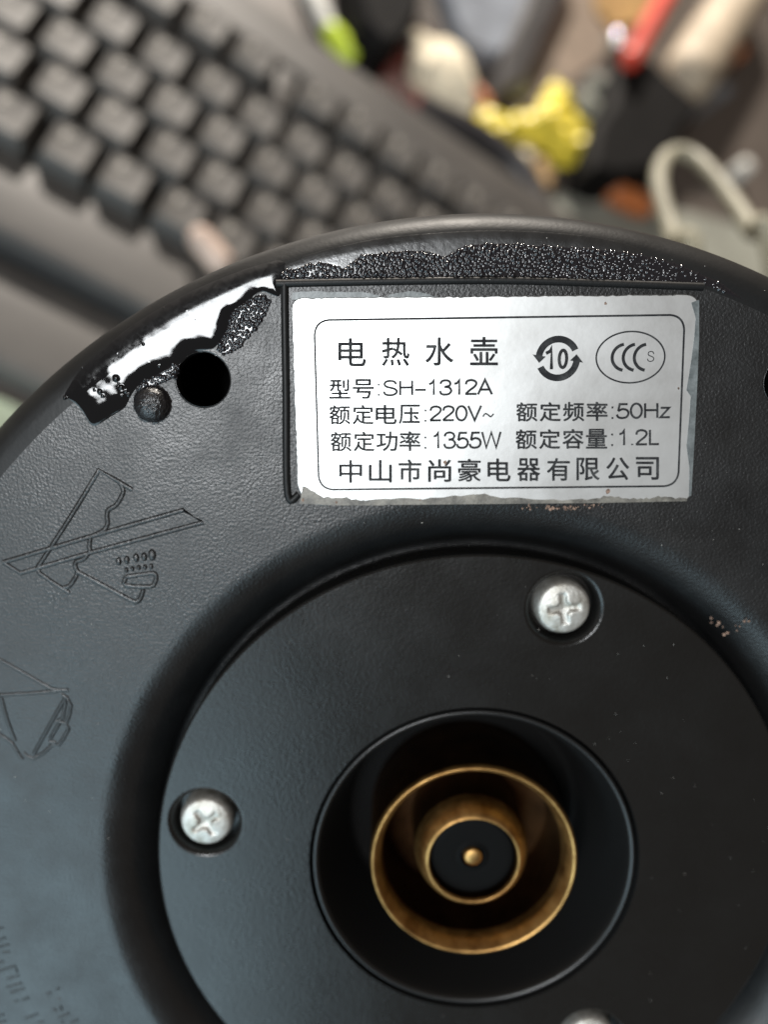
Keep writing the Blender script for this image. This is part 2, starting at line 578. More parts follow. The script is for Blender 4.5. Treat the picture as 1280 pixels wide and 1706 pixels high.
# connector plate: a disc with three screw wells and the socket opening
SCREWS = [(9.56, 31.9, 0.0), (-32.2, 5.4, 0.5), (15.2, -24.6, 0.9)]
COL_R = 19.95
ZD = -1.0
dp = MB()
v, f = flat_with_holes(circle((0, 0), DISC_R - 0.3, 192), [circle((0, 0), COL_R, 128)] + [circle((x, y), 4.6, 48) for x, y, _ in SCREWS], ZD)
dp.add(v, f, 0)
v, f = lathe([(DISC_R - 0.3, ZD), (DISC_R - 0.08, ZD - 0.1), (DISC_R, ZD - 0.32), (DISC_R, ZD - 6.0)], 192)
dp.add(v, [tuple(reversed(q)) for q in f], 0)
v, f = lathe([(COL_R, ZD), (COL_R - 0.05, ZD - 0.25), (COL_R - 0.05, ZD - 4.0), (COL_R - 1.0, ZD - 4.0)], 128)
dp.add(v, f, 1)
plate = dp.build('connector_plate', ['plate', 'well'], kettle, sharp=50)
for x, y, _ in SCREWS:
    v, f = lathe(smooth_profile([(4.6, ZD), (4.42, ZD - 0.05), (4.15, ZD - 0.26), (3.9, ZD - 0.75), (3.76, ZD - 1.6), (3.7, ZD - 2.6)], 4), 48, True, (x, y))
    new_obj('screw_well', v, f, 'plate', plate, sharp=70)

def screw_mesh(ang):
    v, f = [], []
    nr, ns = 22, 64
    R0 = 3.18
    def hz(x, y):
        r = math.hypot(x, y)
        z = 0.55 * (1 - (r / R0) ** 2) if r < 2.7 else 0.55 * (1 - (2.7 / R0) ** 2) - 0.9 * ((r - 2.7) / (R0 - 2.7)) ** 2
        c, s_ = math.cos(ang), math.sin(ang)
        u, w = x * c + y * s_, -x * s_ + y * c
        a, b = abs(u), abs(w)
        arm = max(min(0.52 - b, 1.95 - a), min(0.52 - a, 1.95 - b))
        core = 0.95 - r
        k = max(arm, core)
        k = max(0.0, min(1.0, k / 0.34))
        k = k * k * (3 - 2 * k)
        return z - k * (0.16 + 0.42 * max(0, 1 - r / 2.1))
    for i in range(nr + 1):
        r = R0 * (i / nr)
        for j in range(ns):
            a = 2 * math.pi * j / ns
            x, y = r * math.cos(a), r * math.sin(a)
            v.append((x, y, hz(x, y)))
    for i in range(nr):
        for j in range(ns):
            q = (j + 1) % ns
            f.append((i * ns + j, (i + 1) * ns + j, (i + 1) * ns + q, i * ns + q))
    k = len(v)
    for j in range(ns):
        a = 2 * math.pi * j / ns
        v.append((R0 * math.cos(a), R0 * math.sin(a), -2.4))
    for j in range(ns):
        q = (j + 1) % ns
        f.append((nr * ns + j, k + j, k + q, nr * ns + q))
    return v, f
for (x, y, a) in SCREWS:
    v, f = screw_mesh(a + 0.12)
    o = new_obj('screw', v, f, 'screw', kettle, sharp=60)
    o.location = (x * MM, y * MM, (ZD - 0.15) * MM)

# the round socket: collar, brass outer contact, brass inner contact, insulating core and pin
cl = MB()
v, f = lathe(smooth_profile([(19.55, -4.6), (19.55, -2.0), (19.5, -1.35), (19.25, -1.12), (18.95, -1.25), (18.7, -1.7), (18.2, -3.2), (17.2, -6.5), (16.2, -10.0), (15.4, -13.0), (14.0, -14.0)], 5), 160)
cl.add(v, f, 0)
v, f = lathe([(15.0, -13.6), (4.0, -13.8)], 96)
cl.add(v, f, 1)
collar = cl.build('socket_collar', ['collar', 'black'], kettle, sharp=60)
br = MB()
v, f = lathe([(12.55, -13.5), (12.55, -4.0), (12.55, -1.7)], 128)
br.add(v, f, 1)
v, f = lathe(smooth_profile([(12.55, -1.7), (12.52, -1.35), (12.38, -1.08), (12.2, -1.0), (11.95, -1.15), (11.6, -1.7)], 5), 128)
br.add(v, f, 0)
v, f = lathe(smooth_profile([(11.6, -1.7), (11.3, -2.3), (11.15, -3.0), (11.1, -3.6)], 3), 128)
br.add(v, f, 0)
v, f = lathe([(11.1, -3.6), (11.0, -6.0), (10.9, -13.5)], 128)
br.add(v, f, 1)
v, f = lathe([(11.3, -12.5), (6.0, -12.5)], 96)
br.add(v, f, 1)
br.build('outer_contact_ring', ['brass', 'brass_shaded'], kettle, sharp=60)
br = MB()
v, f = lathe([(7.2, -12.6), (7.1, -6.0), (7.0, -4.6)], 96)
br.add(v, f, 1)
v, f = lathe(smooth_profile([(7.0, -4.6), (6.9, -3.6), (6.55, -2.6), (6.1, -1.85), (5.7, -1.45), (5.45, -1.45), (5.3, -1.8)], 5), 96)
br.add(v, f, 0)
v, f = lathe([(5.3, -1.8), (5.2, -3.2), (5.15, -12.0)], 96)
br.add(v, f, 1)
br.build('inner_contact_ring', ['brass', 'brass_shaded'], kettle, sharp=60)
v, f = lathe(smooth_profile([(5.15, -2.9), (4.8, -2.5), (3.2, -2.45), (2.0, -2.5), (1.3, -2.7), (1.2, -8.0)], 4), 64, True)
new_obj('insulating_core', v, f, 'black', kettle)
v, f = lathe(smooth_profile([(1.1, -8.0), (1.1, -2.7), (1.04, -2.3), (0.8, -2.1), (0.4, -2.02), (0.02, -2.0)], 4), 32)
new_obj('centre_pin', v, f, 'brass', kettle)

# raised line drawing: kettle under a tap, struck through (moulded in the plastic)
def relief(name, lines, r=0.19, z=None):
    r = r * 1.75
    z = -r * 0.66
    mb = MB()
    for ln in lines:
        v, f = tube([(x, y, z) for x, y in ln], r, 24)
        mb.add(v, f)
    return mb.build(name, ['grain'], base_shell)
relief('raised_symbol', [
    [(-49.49, 36.84), (-48.09, 38.76), (-46.11, 41.55), (-44.32, 44.14), (-41.88, 47.83), (-39.96, 46.62), (-38.39, 45.64)],
    catmull([(-39.68, 46.42), (-39.39, 45.52), (-39.78, 44.61), (-40.33, 43.90), (-41.16, 43.39), (-41.34, 42.67), (-41.31, 41.96), (-41.65, 41.28), (-42.33, 40.83), (-43.26, 40.42)], 4),
    catmull([(-43.32, 40.37), (-43.52, 39.28), (-43.51, 38.76), (-44.24, 37.89), (-45.01, 37.62), (-45.24, 37.09), (-45.03, 36.36), (-45.52, 35.42), (-46.14, 34.74), (-46.70, 34.64)], 4),
    [(-49.49, 36.84), (-49.23, 36.26), (-47.79, 35.14), (-46.62, 34.36), (-46.11, 33.96)],
    [(-53.20, 37.51), (-43.36, 40.42), (-32.93, 43.39), (-30.82, 42.02), (-43.27, 38.66), (-51.37, 36.26), (-53.20, 37.51)],
    catmull([(-45.01, 36.43), (-42.29, 34.89), (-39.53, 33.31), (-38.73, 32.97), (-38.17, 33.35), (-37.79, 34.43)], 3),
    catmull([(-39.63, 35.84), (-37.94, 36.09), (-36.55, 36.26), (-36.27, 35.84), (-36.46, 35.21), (-37.00, 34.72), (-39.76, 34.89), (-39.63, 35.84)], 3)], 0.215)
dm = MB()
for (x, y, a, b) in [(-40.34, 37.62, 0.35, 0.51), (-39.43, 37.78, 0.35, 0.51), (-38.39, 38.03, 0.38, 0.56), (-37.49, 38.14, 0.38, 0.56), (-36.60, 38.35, 0.49, 0.74), (-39.54, 36.63, 0.26, 0.33), (-38.88, 36.78, 0.26, 0.33), (-38.16, 36.89, 0.26, 0.35), (-37.45, 36.97, 0.26, 0.35), (-36.77, 37.05, 0.26, 0.37)]:
    n = 12
    vv, ff = [(x, y, 0.2)], []
    for k, (s_, zz) in enumerate(((0.5, 0.17), (0.85, 0.09), (1.0, -0.05))):
        for i in range(n):
            t = 2 * math.pi * i / n
            vv.append((x + a * s_ * math.cos(t), y + b * s_ * math.sin(t), zz))
    for i in range(n):
        j = (i + 1) % n
        ff.append((0, 1 + i, 1 + j))
        for k in range(2):
            ff.append((1 + k * n + i, 1 + (k + 1) * n + i, 1 + (k + 1) * n + j, 1 + k * n + j))
    dm.add(vv, ff)
dm.build('raised_water_drops', ['grain'], base_shell)
relief('raised_symbol', [
    [(-56.62, 27.61), (-54.47, 26.14), (-49.02, 22.70), (-48.24, 22.47), (-46.95, 22.52)],
    [(-57.15, 21.72), (-54.83, 21.91), (-51.27, 22.14), (-48.42, 22.37)],
    [(-54.77, 21.58), (-54.29, 18.84), (-53.61, 16.27)],
    [(-56.92, 18.37), (-55.25, 17.03), (-53.99, 16.07), (-53.49, 15.02)],
    [(-47.37, 21.67), (-49.44, 18.27), (-51.59, 14.63)],
    [(-47.83, 21.96), (-47.24, 21.63), (-46.82, 20.64), (-47.08, 19.51), (-47.55, 18.46)],
    [(-47.40, 21.20), (-47.86, 19.13), (-48.51, 18.75)],
    [(-48.69, 18.75), (-47.55, 18.46), (-47.29, 17.80), (-47.95, 16.65), (-48.59, 15.79), (-49.26, 15.88), (-50.41, 14.82), (-51.63, 14.10), (-52.33, 14.39), (-52.75, 14.82)],
    [(-48.35, 18.46), (-49.52, 16.55)], [(-49.77, 16.17), (-48.88, 16.12)], [(-52.91, 13.95), (-53.30, 14.63), (-53.49, 15.02)]], 0.18)
# raised lettering, only stroke ends of it within sight
relief('raised_lettering', [
    [(-58.24, -8.41), (-57.00, -7.88)], [(-58.09, -9.79), (-56.88, -9.26)], [(-58.17, -10.79), (-56.55, -10.18)], [(-57.40, -11.38), (-56.56, -11.18)],
    [(-58.62, -12.81), (-57.39, -12.57)], [(-58.75, -14.21), (-56.04, -13.15)], [(-57.16, -14.99), (-55.67, -14.52)], [(-57.33, -16.17), (-55.38, -15.54)],
    [(-56.90, -16.91), (-55.16, -16.28)], [(-56.57, -18.22), (-56.02, -18.02)], [(-55.61, -18.02), (-54.71, -17.54)], [(-56.05, -13.27), (-55.84, -14.05)],
    [(-55.39, -20.56), (-53.74, -19.86)], [(-53.91, -21.17), (-53.20, -20.98)], [(-52.49, -17.12), (-51.92, -16.91)], [(-51.19, -16.41), (-50.79, -16.28)],
    [(-51.81, -19.18), (-51.41, -19.50)], [(-50.87, -18.78), (-50.78, -19.42)], [(-51.27, -20.45), (-49.90, -19.82)], [(-50.88, -20.85), (-50.77, -21.25)], [(-49.87, -21.25), (-48.85, -20.73)],
    [(-58.72, -20.29), (-58.02, -19.97)], [(-58.79, -21.17), (-57.82, -20.85)], [(-51.15, -17.83), (-50.74, -17.83)]], 0.13)

# small moulded dome near the rim
c0 = (-35.69, 54.93)
v, f = lathe(smooth_profile([(2.25, -0.03), (1.98, 0.06), (1.80, 0.35), (1.4, 0.8), (0.8, 1.08), (0.02, 1.18)], 4), 40, center=c0)
new_obj('moulded_dome', [(x + 0.03 * rng.uniform(-1, 1), y + 0.03 * rng.uniform(-1, 1), z + 0.035 * rng.uniform(-1, 1)) for x, y, z in v], f, 'dome', kettle, sharp=0)

# ridge round the label pocket
RID = MB()
p0, p1, p2, p3 = [(-21.27, 67.41), (-0.86, 67.71), (12.30, 67.41), (22.47, 67.05)]
q0, q1 = [(-21.28, 66.92), (-21.43, 45.25)]
lines = catmull([(q1[0] + 1.2, q1[1] - 0.1), q1, ((q0[0] + q1[0]) / 2, (q0[1] + q1[1]) / 2), (q0[0], q0[1] - 0.6), (q0[0] + 0.15, q0[1] + 0.35), (p0[0] + 0.8, p0[1]), p1, p2, p3], 6)
v, f = tube([(x, y, 0.02) for x, y in lines], 0.42, 10)
RID.add(v, f)
RID.build('label_pocket_ridge', ['rim'], base_shell)

# ------------------------------------------------------------------ rating label
OUT = [(-20.55, 65.89), (22.02, 66.26), (22.57, 44.45), (-20.28, 43.92)]
def round_quad(q, rad, seg=7):
    out = []
    n = 4
    for i in range(n):
        p0, p1, p2 = Vector(q[i - 1]), Vector(q[i]), Vector(q[(i + 1) % n])
        a, b = (p0 - p1).normalized(), (p2 - p1).normalized()
        r = rad[i]
        A, B = p1 + a * r, p1 + b * r
        for k in range(seg + 1):
            t = k / seg
            w = A * (1 - t) ** 2 + p1 * (2 * t * (1 - t)) * 0.82 + (A + B) * (t * (1 - t)) * 0.18 + B * t ** 2
            out.append((w.x, w.y))
    return out
outl = round_quad(OUT, (1.1, 1.3, 1.0, 2.6))
dense = []
for i in range(len(outl)):
    a, b = outl[i], outl[(i + 1) % len(outl)]
    L_ = math.hypot(b[0] - a[0], b[1] - a[1])
    n = max(1, int(L_ / 0.35))
    for k in range(n):
        t = k / n
        w = 0.035 if n > 4 else 0.0
        dense.append((a[0] + (b[0] - a[0]) * t + rng.gauss(0, w), a[1] + (b[1] - a[1]) * t + rng.gauss(0, w)))
ZL = 0.42
v, f = prism(dense, 0.02, ZL, 0.10)
label = new_obj('rating_label', v, f, 'silver', kettle, sharp=30)
Z0, Z1 = ZL - 0.01, ZL + 0.016

FR = [(-18.20, 63.63), (20.59, 64.18), (21.08, 46.11), (-17.95, 45.71)]
v, f = ribbon(round_quad(FR, (1.5, 1.5, 1.5, 1.5)), 0.21, Z0, Z1, True)
new_obj('printed_border', v, f, 'ink', label, smooth=False)

# printed text: Han characters from the built-in font, Latin letters and digits drawn as strokes
def han(text, boxes, name='printed_text', wt=0.0, bold=0.040):
    """each character fitted in its own quad (tl, tr, br, bl)"""
    mb = MB()
    for ch, q in zip(text, boxes):
        cu = bpy.data.curves.new('t', 'FONT')
        cu.body = ch
        cu.resolution_u = 4
        cu.offset = wt
        ob = bpy.data.objects.new('t', cu)
        C.objects.link(ob)
        me = bpy.data.meshes.new_from_object(ob.evaluated_get(bpy.context.evaluated_depsgraph_get()))
        co = np.array([v_.co[:2] for v_ in me.vertices])
        fs = [tuple(p.vertices) for p in me.polygons]
        bpy.data.objects.remove(ob)
        bpy.data.curves.remove(cu)
        bpy.data.meshes.remove(me)
        lo, hi = co.min(0), co.max(0)
        uv = (co - lo) / np.maximum(hi - lo, 1e-6)
        tl, tr, br_, bl = [np.array(p) for p in q]
        u, w = uv[:, :1], uv[:, 1:]
        P = bl * (1 - u) * (1 - w) + br_ * u * (1 - w) + tr * u * w + tl * (1 - u) * w
        for k, (dx, dy) in enumerate(((bold, bold * 0.5), (-bold, -bold * 0.5), (-bold * 0.5, bold), (bold * 0.5, -bold))):
            mb.add([(x + dx, y + dy, Z1 + 0.002 * k) for x, y in P], fs)
    return mb.build(name, ['ink'], label, smooth=False)

def arc(cx_, cy_, rx, ry, a0, a1, n=16):
    return [(cx_ + rx * math.cos(math.radians(a0 + (a1 - a0) * i / n)), cy_ + ry * math.sin(math.radians(a0 + (a1 - a0) * i / n))) for i in range(n + 1)]
G = {
    'S': (0.74, [catmull([(.64, .74), (.56, .92), (.36, .985), (.16, .93), (.09, .76), (.18, .60), (.38, .52), (.58, .43), (.67, .26), (.57, .08), (.36, .015), (.13, .08), (.05, .28)], 4)]),
    'H': (0.76, [[(.09, 0), (.09, 1)], [(.65, 0), (.65, 1)], [(.09, .53), (.65, .53)]]),
    '1': (0.58, [[(.10, .74), (.24, .80), (.33, 1.0), (.33, 0)]]),
    '3': (0.62, [catmull([(.06, .74), (.13, .92), (.30, .985), (.47, .92), (.53, .75), (.46, .60), (.25, .535)], 4), catmull([(.25, .535), (.47, .50), (.57, .28), (.48, .08), (.30, .015), (.11, .07), (.04, .28)], 4)]),
    '2': (0.62, [catmull([(.06, .69), (.11, .90), (.30, .985), (.50, .90), (.55, .72), (.45, .52), (.20, .25), (.05, .04)], 4) , [(.03, .04), (.57, .04)]]),
    'A': (0.70, [[(.01, 0), (.34, .99), (.67, 0)], [(.12, .33), (.56, .33)]]),
    '0': (0.62, [arc(.31, .5, .25, .485, 90, 450, 28)]),
    'V': (0.66, [[(.02, 1), (.33, .01), (.64, 1)]]),
    'W': (0.94, [[(.02, 1), (.23, .01), (.47, .97), (.71, .01), (.92, 1)]]),
    '5': (0.62, [[(.53, .955), (.17, .955), (.10, .49)], catmull([(.10, .49), (.30, .62), (.50, .54), (.57, .33), (.48, .09), (.28, .015), (.10, .08), (.04, .26)], 4)]),
    'z': (0.50, [[(.04, .68), (.43, .68), (.03, .04), (.46, .04)]]),
    'L': (0.54, [[(.09, 1), (.09, .04), (.52, .04)]]),
    '.': (0.28, [[(.14, 0), (.14, .09)]]),
    '-': (0.58, [[(.02, .36), (.54, .36)]]),
}
def latin(text, q, w=0.24, name='printed_text'):
    """strokes fitted into the quad (tl, tr, br, bl); q spans cap height"""
    tl, tr, br_, bl = [np.array(p) for p in q]
    tot = sum(G[c][0] for c in text) - 0.06
    mb = MB()
    x = 0.0
    for c in text:
        for ln in G[c][1]:
            P = []
            for (a, b) in ln:
                u, h = (x + a) / tot, b
                p = bl * (1 - u) * (1 - h) + br_ * u * (1 - h) + tr * u * h + tl * (1 - u) * h
                P.append(tuple(p))
            v, f = ribbon(P, w, Z0, Z1)
            mb.add(v, f)
        x += G[c][0]
    return mb.build(name, ['ink'], label, smooth=False)

han('电热水壶', [[(-15.67, 61.76), (-12.80, 61.76), (-12.81, 58.91), (-15.69, 58.91)], [(-11.09, 61.80), (-8.23, 61.80), (-8.21, 58.95), (-11.10, 58.95)], [(-6.49, 61.84), (-3.62, 61.84), (-3.58, 58.99), (-6.47, 58.99)], [(-1.80, 61.88), (1.07, 61.88), (1.15, 59.03), (-1.74, 59.03)]])
han('型号', [[(-16.66, 57.53), (-14.47, 57.53), (-14.48, 55.52), (-16.69, 55.52)], [(-14.18, 57.53), (-11.99, 57.53), (-11.99, 55.52), (-14.20, 55.52)]])
latin('SH-1312A', [(-11.03, 57.38), (0.52, 57.50), (0.55, 55.96), (-11.03, 55.83)])
han('额定电压', [[(-16.70, 54.79), (-14.49, 54.79), (-14.50, 52.78), (-16.72, 52.78)], [(-14.22, 54.81), (-12.01, 54.81), (-12.02, 52.80), (-14.24, 52.80)], [(-11.75, 54.83), (-9.54, 54.83), (-9.53, 52.82), (-11.75, 52.82)], [(-9.27, 54.85), (-7.07, 54.85), (-7.05, 52.85), (-9.27, 52.85)]])
latin('220V', [(-6.04, 54.69), (-0.60, 54.76), (-0.57, 53.20), (-6.03, 53.13)])
han('额定功率', [[(-16.60, 51.95), (-14.38, 51.95), (-14.40, 49.89), (-16.63, 49.89)], [(-14.13, 51.97), (-11.91, 51.97), (-11.92, 49.91), (-14.15, 49.91)], [(-11.67, 51.99), (-9.45, 51.99), (-9.44, 49.93), (-11.67, 49.93)], [(-9.20, 52.01), (-6.98, 52.01), (-6.96, 49.95), (-9.19, 49.95)]])
latin('1355W', [(-5.79, 51.92), (1.55, 51.98), (1.59, 50.27), (-5.77, 50.21)])
han('额定频率', [[(3.26, 55.07), (5.47, 55.07), (5.53, 53.10), (3.32, 53.10)], [(5.75, 55.10), (7.96, 55.10), (8.04, 53.12), (5.82, 53.12)], [(8.25, 55.12), (10.45, 55.12), (10.54, 53.14), (8.33, 53.14)], [(10.74, 55.14), (12.95, 55.14), (13.05, 53.17), (10.83, 53.17)]])
latin('50Hz', [(13.88, 54.98), (19.57, 55.04), (19.67, 53.48), (13.96, 53.42)])
han('额定容量', [[(3.28, 52.21), (5.50, 52.21), (5.57, 50.14), (3.34, 50.14)], [(5.79, 52.23), (8.01, 52.23), (8.09, 50.17), (5.86, 50.17)], [(8.30, 52.25), (10.52, 52.25), (10.61, 50.19), (8.38, 50.19)], [(10.81, 52.27), (13.03, 52.27), (13.13, 50.21), (10.90, 50.21)]])
latin('1.2L', [(14.16, 52.14), (18.53, 52.21), (18.63, 50.60), (14.24, 50.53)])
han('中山市尚豪电器有限公司', [[(-15.70, 48.91), (-13.27, 48.91), (-13.28, 46.49), (-15.72, 46.49)], [(-12.49, 48.94), (-10.06, 48.94), (-10.06, 46.53), (-12.50, 46.53)], [(-9.29, 48.98), (-6.86, 48.98), (-6.84, 46.56), (-9.28, 46.56)], [(-6.08, 49.01), (-3.65, 49.01), (-3.62, 46.59), (-6.06, 46.59)], [(-2.88, 49.04), (-0.45, 49.04), (-0.40, 46.63), (-2.84, 46.63)], [(0.33, 49.07), (2.76, 49.07), (2.83, 46.66), (0.39, 46.66)], [(3.53, 49.11), (5.96, 49.11), (6.05, 46.69), (3.61, 46.69)], [(6.74, 49.14), (9.17, 49.14), (9.27, 46.72), (6.83, 46.72)], [(9.94, 49.17), (12.37, 49.17), (12.49, 46.76), (10.05, 46.76)], [(13.15, 49.20), (15.57, 49.20), (15.70, 46.79), (13.26, 46.79)], [(16.35, 49.24), (18.78, 49.24), (18.92, 46.82), (16.48, 46.82)]])

def dots(pts, s_=0.21, name='printed_colon'):
    mb = MB()
    for (x, y) in pts:
        mb.add(*prism([(x - s_ / 2, y - s_ / 2), (x + s_ / 2, y - s_ / 2), (x + s_ / 2, y + s_ / 2), (x - s_ / 2, y + s_ / 2)], Z0, Z1))
    return mb.build(name, ['ink'], label, smooth=False)
for pr in [[(-11.45, 56.97), (-11.45, 55.90)], [(-6.45, 54.25), (-6.44, 53.17)], [(-6.43, 51.37), (-6.42, 50.27)], [(13.52, 54.57), (13.58, 53.45)], [(13.63, 51.69), (13.69, 50.56)]]:
    dots(pr)
v, f = ribbon(catmull([(-0.30, 53.59), (-0.05, 53.91), (0.28, 53.78), (0.54, 53.59), (0.85, 53.91)], 5), 0.15, Z0, Z1)
new_obj('printed_text', v, f, 'ink', label, smooth=False)

# the round ten-year mark: two arrowed arcs round a bold 10
mc = (7.49, 59.69)
def polar(r, a):
    return (mc[0] + r * math.cos(math.radians(a)), mc[1] + r * math.sin(math.radians(a)))
ro, ri = 2.36, 1.66
mb = MB()
for a0, a1 in ((26, 172), (206, 352)):
    poly = [polar(ro, a0 + (a1 - a0) * i / 24) for i in range(25)] + [polar(ri, a1 - (a1 - a0) * i / 24) for i in range(25)]
    mb.add(*prism(poly, Z0, Z1))
    mb.add(*prism([polar(ro + 0.36, a1 - 1), polar((ro + ri) / 2, a1 + 21), polar(ri - 0.36, a1 - 1)], Z0 + 0.001, Z1 + 0.002))
mb.build('ten_year_mark', ['ink'], label, smooth=False)
mb = MB()
for ln in [[(6.22, 60.22), (6.69, 60.47), (6.77, 60.72), (6.85, 58.58)]]:
    mb.add(*ribbon(ln, 0.36, Z0, Z1))
zc = (8.03, 59.66)
mb.add(*ribbon(circle(zc, 0.39, 28, 0.90), 0.34, Z0, Z1, True))
mb.build('ten_year_mark', ['ink'], label, smooth=False)
# the oval certification mark: three C strokes and a small S
ec = (15.16, 59.82)
mb = MB()
mb.add(*ribbon(circle(ec, 3.62, 64, 2.66), 0.17, Z0, Z1, True))
for k in range(3):
    cc = (ec[0] - 0.52 + 1.17 * k, ec[1] + 0.0)
    mb.add(*ribbon(arc(cc[0], cc[1], 1.42, 1.36, 100, 260, 22), 0.33, Z0, Z1))
mb.build('certification_mark', ['ink'], label, smooth=False)
latin('S', [(ec[0] + 1.75, ec[1] + 0.62), (ec[0] + 2.48, ec[1] + 0.62), (ec[0] + 2.48, ec[1] - 0.44), (ec[0] + 1.75, ec[1] - 0.44)], 0.10, 'certification_mark')

# worn edge of the label: clouded adhesive and grime
def ragged(base, far, z, name, mt, jit=0.22, seed=1):
    r = random.Random(seed)
    b = []
    for i in range(len(base) - 1):
        for k in range(10):
            t = k / 10
            b.append((base[i][0] + (base[i + 1][0] - base[i][0]) * t, base[i][1] + (base[i + 1][1] - base[i][1]) * t))
    b.append(base[-1])
    g = []
    ph = [r.uniform(0, 6) for _ in range(4)]
    fr = catmull(far, 8)
    for i, p in enumerate(fr):
        s_ = sum(math.sin(i * w_ + q_) for w_, q_ in zip((0.35, 0.8, 1.7, 3.1), ph)) / 4
        g.append((p[0], p[1] + jit * s_ + r.gauss(0, 0.03)))
    v, f = prism(b + list(reversed(g)), z - 0.02, z, 0)
    return new_obj(name, v, f, mt, label, smooth=False)
ragged([(-20.55, 65.71), (-13.39, 65.77), (-5.60, 65.83)], [(-20.41, 66.44), (-17.15, 66.56), (-12.76, 66.44), (-11.12, 66.01), (-9.62, 66.38), (-7.11, 66.50), (-5.60, 66.07)], ZL - 0.1, 'clouded_edge', 'glue2', 0.12, 3)
ragged([(-16.13, 43.98), (-0.36, 44.12), (12.79, 44.25), (22.17, 44.45)], [(-16.13, 44.45), (-10.87, 44.71), (-4.31, 44.85), (-0.38, 45.25), (2.91, 44.78), (10.14, 44.58), (13.41, 44.98), (16.71, 44.65), (19.31, 44.98), (22.16, 44.65)], ZL + 0.012, 'clouded_edge', 'glue', 0.20, 4)
ragged([(-20.07, 44.18), (-16.13, 43.98), (-10.87, 43.98)], [(-19.71, 46.30), (-17.43, 44.98), (-13.50, 44.58), (-10.87, 44.32)], ZL + 0.010, 'clouded_edge', 'glue', 0.25, 5)
rp = [(22.00, 65.71), (22.26, 62.03), (22.41, 57.03), (22.53, 50.62), (22.59, 45.05), (22.33, 44.98), (22.19, 48.01), (21.70, 50.49), (21.78, 53.21), (21.80, 55.76), (21.30, 56.39), (21.60, 59.54), (21.75, 62.03), (21.75, 63.88), (21.20, 65.41)]
v, f = prism(rp, ZL - 0.01, ZL + 0.014)
new_obj('clouded_edge', v, f, 'glue2', label, smooth=False)
for k, (p, s_) in enumerate([((-4.26, 48.72), 0.25), ((13.52, 45.57), 0.28), ((12.22, 65.31), 0.16), ((20.43, 56.59), 0.14), ((-19.70, 44.58), 0.2), ((-16.10, 44.32), 0.15), ((-6.95, 44.58), 0.12)]):
    pl = [(p[0] + s_ * rng.uniform(0.5, 1.2) * math.cos(t * 0.7), p[1] + s_ * rng.uniform(0.5, 1.4) * math.sin(t * 0.7)) for t in range(9)]
    v, f = prism(pl, ZL - 0.01, ZL + 0.05)
    new_obj('brown_speck', v, f, 'dirt', label, smooth=False)

# ------------------------------------------------------------------ glossy wet film and beads by the rim
def caps(poly, n, r0, r1, seed, fade=None):
    r = np.random.default_rng(seed)
    P = np.array(poly)
    lo, hi = P.min(0), P.max(0)
    out = []
    A = np.zeros((0, 3))
    for _ in range(3):
        q = r.uniform(lo, hi, (4 * n, 2))
        q = q[inside(poly, q[:, 0], q[:, 1])]
        for x, y in q:
            rad = r0 + (r1 - r0) * r.random() ** 2
            if fade:
                k_ = min(1.0, max(0.0, (x - fade[0]) / (fade[1] - fade[0])))
                if r.random() < 0.93 * k_ ** 0.7:
                    continue
                rad *= 1 - 0.35 * k_
            if len(A) and np.min(np.hypot(A[:, 0] - x, A[:, 1] - y) - A[:, 2]) < rad * 0.55:
                continue
            A = np.vstack([A, (x, y, rad)])
            if len(A) >= n:
                return [tuple(p) for p in A]
    out = [tuple(p) for p in A]
    return out

